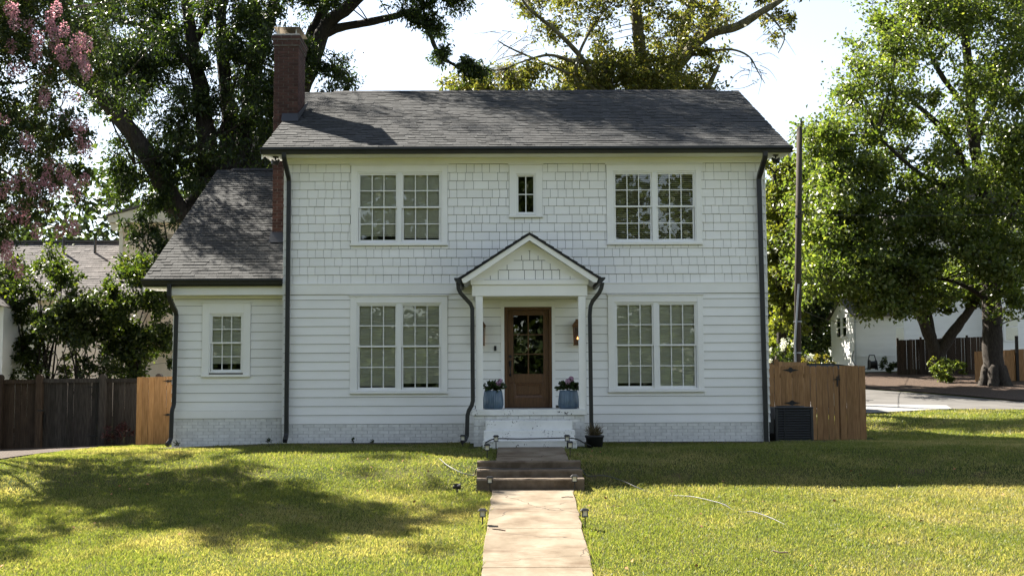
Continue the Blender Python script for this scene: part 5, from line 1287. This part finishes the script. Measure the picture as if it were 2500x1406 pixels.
T.fill([(2340, 540), (2560, 540), (2560, 800), (2470, 790), (2440, 700), (2360, 720)], TY - 3.0, 1.5, 12, .7, 170)
for i_, (c_, r_, n_) in enumerate(T.cl): T.cl[i_] = (c_, r_ * 1.12, int(n_ * 1.55))
T.finish('bark_dark', 'leaf_maple', .17, .6, droop=.35, twig=.014, spokes=9)
# leaning forked tree behind it
TY = 33.0; q = at(2288, 905, TY)
T = Tree('forked_tree', (q.x, TY, q.z - .2), 'smaller tree with a forked leaning trunk left of the maple', 'tree'); b_ = T.base
T.limb([b_, b_ + Vector((.1, 0, .6))] + lp((2280, 850, 0), (2255, 790, 0), (2235, 740, 0), (2190, 650, 0)), .42, .14, 10)
T.limb(lp((2290, 880, 0), (2300, 850, 0), (2335, 800, -.3), (2365, 760, -.6), (2420, 690, -1)), .34, .14, 9)
T.limb(lp((2275, 830, 0), (2268, 780, .2), (2258, 730, .3), (2250, 650, .3)), .24, .12)
T.fill([(2130, 640), (2420, 640), (2410, 740), (2330, 760), (2240, 770), (2160, 740)], TY, 1.6, 30, .75, 240)
T.finish('bark_dark', 'leaf_maple', .24, .62, twig=.02)
# trees between house and pole, dark wood behind
TY = 30.0; q = at(1905, 900, TY)
T = Tree('sunny_tree', (q.x, TY, q.z - .3), 'green tree with sunlit left side just right of the house', 'tree'); b_ = T.base
T.limb([b_, b_ + Vector((.1, 0, 2.5)), at(1900, 600, TY), at(1890, 420, TY)], .3, .08)
T.fill([(1840, 390), (1960, 370), (1990, 450), (1980, 600), (1960, 690), (1900, 700), (1850, 640)], TY, 1.6, 40, .72, 260)
T.fill([(1870, 640), (1990, 640), (1985, 760), (1940, 840), (1880, 850)], TY, 1.2, 20, .6, 200)
T.finish('bark_dark', 'leaf_sunny', .20, .6, twig=.018)
TY = 40.0
for i, (px_, lab) in enumerate(((1900, 'dark tree behind the hydrangea bush right of the house'), (1965, 'dark tree right of the utility pole'), (1990, 'dark tree left of the white cottage'))):
    q = at(px_, 880, TY + 3 * i)
    T = Tree('shade_tree', (q.x, TY + 3 * i, q.z - .3), lab, 'tree', 'dark trees beyond the lane'); b_ = T.base
    T.limb([b_, b_ + Vector((.3 * (i - 1), 0, 3)), b_ + Vector((.6 * (i - 1), 0, 6)), b_ + Vector((.5, 0, 10))], .35, .1)
    T.ball(b_ + Vector((0, 0, 6.5)), (2.3, 2.4, 4.6), (46, 46, 28)[i], .9, 170)
    T.ball(b_ + Vector((-.3, -.5, 2.2)), (2.0, 1.4, 2.0), 20, .8, 150)
    T.finish('bark_dark', 'leaf_far', .26, .6, twig=.02)

# crepe myrtle, left foreground
TY = -1.0
T = Tree('crepe_myrtle', (-12.4, .2, G(-12.4, .2)), 'pink flowering crepe myrtle filling the left edge of the picture', 'tree'); b_ = T.base
ends = []
for dx, dy, h_ in ((-1.6, .5, 5), (-.6, -.8, 6.5), (.6, -1.2, 6.2), (1.5, -.6, 5.4), (.9, .9, 7), (-.4, .4, 7.5)):
    e = b_ + Vector((dx, dy, h_)); T.limb([b_ + Vector((dx * .08, dy * .08, 0)), b_ + Vector((dx * .35, dy * .35, h_ * .45)), e], .075, .03)
for q in ([(-40, 420), (60, 445), (130, 450)], [(-30, 560), (20, 548), (90, 545), (150, 555)], [(-40, 120), (60, 60), (150, 20)], [(-40, 250), (60, 200), (140, 160)], [(-60, 340), (40, 300), (150, 260)]):
    T.limb([b_ + Vector((.6, -.4, 4))] + [at(a, b, TY) for a, b in q], .035, .01)
my_poly = [(-220, -120), (120, -120), (150, 30), (215, 90), (225, 190), (170, 215), (110, 260), (205, 300), (225, 420), (215, 500), (180, 570), (120, 560), (60, 520), (40, 620), (45, 690), (-60, 690), (-220, 640)]
T.fill(my_poly, TY, 1.5, 175, .44, 280)
T.ball(b_ + Vector((-.4, -.6, 6.9)), (3.8, 3.2, 2.9), 40, .40, 150)
T.ball(Vector((-11.9, 2.6, 6.4)), (1.8, 1.5, 1.8), 24, .40, 170)  # clumps added to throw shade on the lawn before the wing
T.ball(b_ + Vector((-2.2, -2.4, 8.0)), (2.6, 2.2, 1.5), 26, .42, 170)  # added out of view, to shade the lower left lawn
T.ball(b_ + Vector((2.0, -1.5, 8.4)), (2.4, 2.0, 1.2), 20, .42, 170)
T.ball(b_ + Vector((2.1, 1.2, 9.9)), (2.1, 2.0, 1.0), 20, .40, 160)  # sparse clumps added for their dappled shadow on the lawn
T.finish('twig_wood', 'leaf_myrtle', .085, .5, twig=.006)
PP, DD = [], []
spots = [(20, 20), (35, 28), (120, 60), (125, 45), (160, 75), (195, 95), (180, 105), (210, 110), (190, 135), (200, 150), (205, 165), (215, 175), (95, 95), (130, 110), (150, 125), (110, 230), (108, 245), (30, 110), (145, 290), (165, 300), (190, 310), (205, 305), (65, 340), (70, 350), (195, 350), (215, 365), (60, 430), (100, 450), (35, 445), (130, 470), (190, 480), (60, 500), (95, 490), (110, 505), (60, 535), (170, 545), (145, 570), (180, 560), (15, 620), (25, 640), (45, 660), (20, 600), (5, 470), (90, 560), (75, 460), (40, 60), (70, 70), (140, 20), (50, 165), (25, 175), (85, 130), (160, 150), (135, 85), (115, 440), (165, 440), (205, 440), (180, 450), (30, 520), (120, 400), (150, 420)]
for px_, py_ in spots:
    c = np.array(at(px_ + random.uniform(-4, 4), py_ + random.uniform(-4, 4), TY - random.uniform(.9, 1.9))); n = 110
    d_ = rand_dirs(n); u = RNG.random(n); P = c + d_ * np.array([.095, .095, .15]) * (RNG.random(n) ** .4)[:, None]; PP.append(P); DD.append(d_)
for k in range(60):
    d_ = Vector(rand_dirs(1, .4)[0]); c = np.array(b_ + Vector((-.4, -.6, 6.9)) + Vector((d_.x * 3.7, d_.y * 3.3, d_.z * 3))); n = 70
    dv = rand_dirs(n); PP.append(c + dv * .11 * (RNG.random(n) ** .4)[:, None]); DD.append(dv)
PP, DD = np.concatenate(PP), np.concatenate(DD); n = len(PP)
leaf_mesh('blossom', PP, DD, rand_dirs(n), np.full(n, .040), np.full(n, .034), 'petal_pink', T.root)

# shrubs behind the left fence
def stem_shrub(px0, px1, py0, py1, y, label, n_, group):
    q = at((px0 + px1) / 2, 950, y); T = Tree('tall_shrub', (q.x, y, G(q.x, y)), label, 'shrub', group); b_ = T.base
    for k in range(9):
        e = at(random.uniform(px0 + 15, px1 - 15), random.uniform(py0 + 60, py0 + 170), y + random.uniform(-.5, .5)); q0 = b_ + Vector((random.uniform(-.35, .35), random.uniform(-.2, .2), 0)); dd_ = e - q0
        m1 = q0 + Vector((dd_.x * .22 + random.uniform(-.1, .1), dd_.y * .3, dd_.z * .38)); m2 = q0 + Vector((dd_.x * .55 + random.uniform(-.12, .12), dd_.y * .6, dd_.z * .72))
        T.limb([q0, m1, m2, e], .034, .012, 5, wob=.25)
        T.limb([m1, m1.lerp(m2, .6) + Vector((random.uniform(-.4, .4), random.uniform(-.2, .2), .1)), m2 + Vector((random.uniform(-.6, .6), 0, .25))], .016, .007, 4, wob=.3)
    T.fill([(px0, py0 + 60), (px0 + 40, py0), (px1 - 30, py0 + 15), (px1, py0 + 80), (px1, py1 - 50), (px1 - 60, py1), (px0 + 40, py1 - 20), (px0, py1 - 60)], y, .7, n_, .34, 190)
    T.fill([(px0, py1 - 90), (px1, py1 - 90), (px1, 925), (px0, 925)], y, .6, n_ // 2, .28, 110)
    return T
stem_shrub(0, 190, 600, 880, 7.0, 'leafy shrub tree behind the fence at the far left', 42, 'shrubs behind the left fence').finish('bark_dark', 'leaf_shrub', .105, .55, twig=.006)
stem_shrub(110, 300, 700, 850, 6.0, 'dark dense shrub behind the weathered fence left of the wing', 30, 'shrubs behind the left fence').finish('bark_dark', 'leaf_myrtle', .105, .55, twig=.006)
stem_shrub(250, 415, 630, 890, 6.5, 'tall dark shrub close against the left wing', 54, 'shrubs behind the left fence').finish('bark_dark', 'leaf_shrub', .105, .55, twig=.006)
# drooping bough across the dormer
T = Tree('pecan_sapling', (at(430, 700, 8.5).x, 8.5, 0), 'young pecan with drooping leaves before the dormer', 'tree'); b_ = T.base
T.limb([b_, at(430, 760, 8.5), at(415, 640, 8.5), at(400, 540, 8.5)], .05, .02)
T.limb([at(412, 620, 8.5), at(370, 600, 8.3), at(330, 585, 8.2), at(300, 580, 8)], .02, .008)
T.fill([(285, 540), (420, 500), (440, 580), (400, 600), (320, 600)], 8.3, .4, 15, .28, 70)
T.fill([(300, 640), (420, 580), (410, 650), (370, 680), (310, 690)], 8.3, .4, 12, .28, 80)
T.finish('bark_dark', 'leaf_pecan', .14, .36, droop=.7, twig=.006)
# small plants on the right
def bush(px, py, y, rad, label, leaf, n_, size, cat='shrub', flowers=None, group=None):
    q = at(px, py, y); T = Tree('bush', (q.x, y, q.z - rad[2]), label, cat, group); b_ = T.base
    for k in range(6): T.limb([b_, b_ + Vector((random.uniform(-.5, .5) * rad[0], random.uniform(-.4, .4) * rad[1], rad[2] * 1.2))], .02, .008, 5)
    T.ball(b_ + Vector((0, 0, rad[2])), rad, n_, rad[2] * .32, 90); T.finish('bark_dark', leaf, size, .55, twig=.006)
    if flowers:
        P = []
        for k in range(flowers): d_ = rand_dirs(1, .3)[0]; d_[1] = -abs(d_[1]); P.append(np.array(b_) + np.array([0, 0, rad[2]]) + d_ * np.array(rad) * 1.02 + RNG.normal(size=(40, 3)) * .05)
        P = np.concatenate(P); leaf_mesh('blossom', P, rand_dirs(len(P)), rand_dirs(len(P)), np.full(len(P), .07), np.full(len(P), .06), 'petal_white', T.root)
bush(1922, 868, 22, (1.0, .8, .55), 'bush with white flower heads behind the pole', 'leaf_shrub', 26, .10, flowers=13)
bush(1995, 882, 20, (.65, .5, .28), 'low yellow leaved bush above the cedar gate', 'leaf_yellow', 18, .08)
bush(2171, 889, 36.2, (.45, .4, .36), 'small round dark shrub at the cottage wall', 'leaf_far', 14, .09)
bush(2312, 905, 29.5, (.85, .7, .55), 'loose green bush in the leaf litter near the maple', 'leaf_maple', 22, .12)
bush(2290, 888, 30.8, (.5, .5, .3), 'low green sprout behind the loose green bush', 'leaf_sunny', 8, .10)

# far woods closing the view, and the trees across the street that the windows reflect
def wood(name, label, centres, leaf, size, per):
    P = []
    for c, rad, n_ in centres:
        d_ = rand_dirs(n_); q = np.array(c) + d_ * np.array(rad) * (RNG.random(n_) ** .35)[:, None]
        for p_ in q: P.append(p_ + RNG.normal(size=(per, 3)) * .55)
    P = np.concatenate(P); n = len(P); L = size * RNG.uniform(.7, 1.3, n)
    tag(leaf_mesh(name, P, rand_dirs(n), rand_dirs(n, .5), L, L * .7, leaf, None), label, 'trees', kind='stuff')
wood('far_wood', 'far wood closing the view behind the houses', [((x, 62 + 4 * math.sin(x), 6.5 + 1.5 * math.sin(x * .7)), (4.5, 3, 5.5), 60) for x in range(-34, 42, 5)] + [((x, 40 + 2 * math.sin(x), 6.5 + 1.5 * math.sin(2 * x)), (3.2, 2, 6.5), 85) for x in range(-26, -6, 4)], 'leaf_far', .42, 34)
wood('street_trees', 'trees across the street mirrored in the windows', [((x, -47 + 3 * math.sin(x), 9 + 1.5 * math.sin(x * 1.3)), (4.6, 3, 10.0), 130) for x in range(-36, 6, 5)] + [((x, -43, 1.2), (3.2, 1.5, 2.4), 44) for x in range(-36, 32, 5)] + [((8, -47, 6), (3, 2, 5), 60), ((11, -48, 12), (2.4, 2, 3), 22), ((17, -47, 6), (4, 2, 5), 70), ((29, -48, 9), (4, 3, 8), 80)], 'leaf_far', .52, 40)
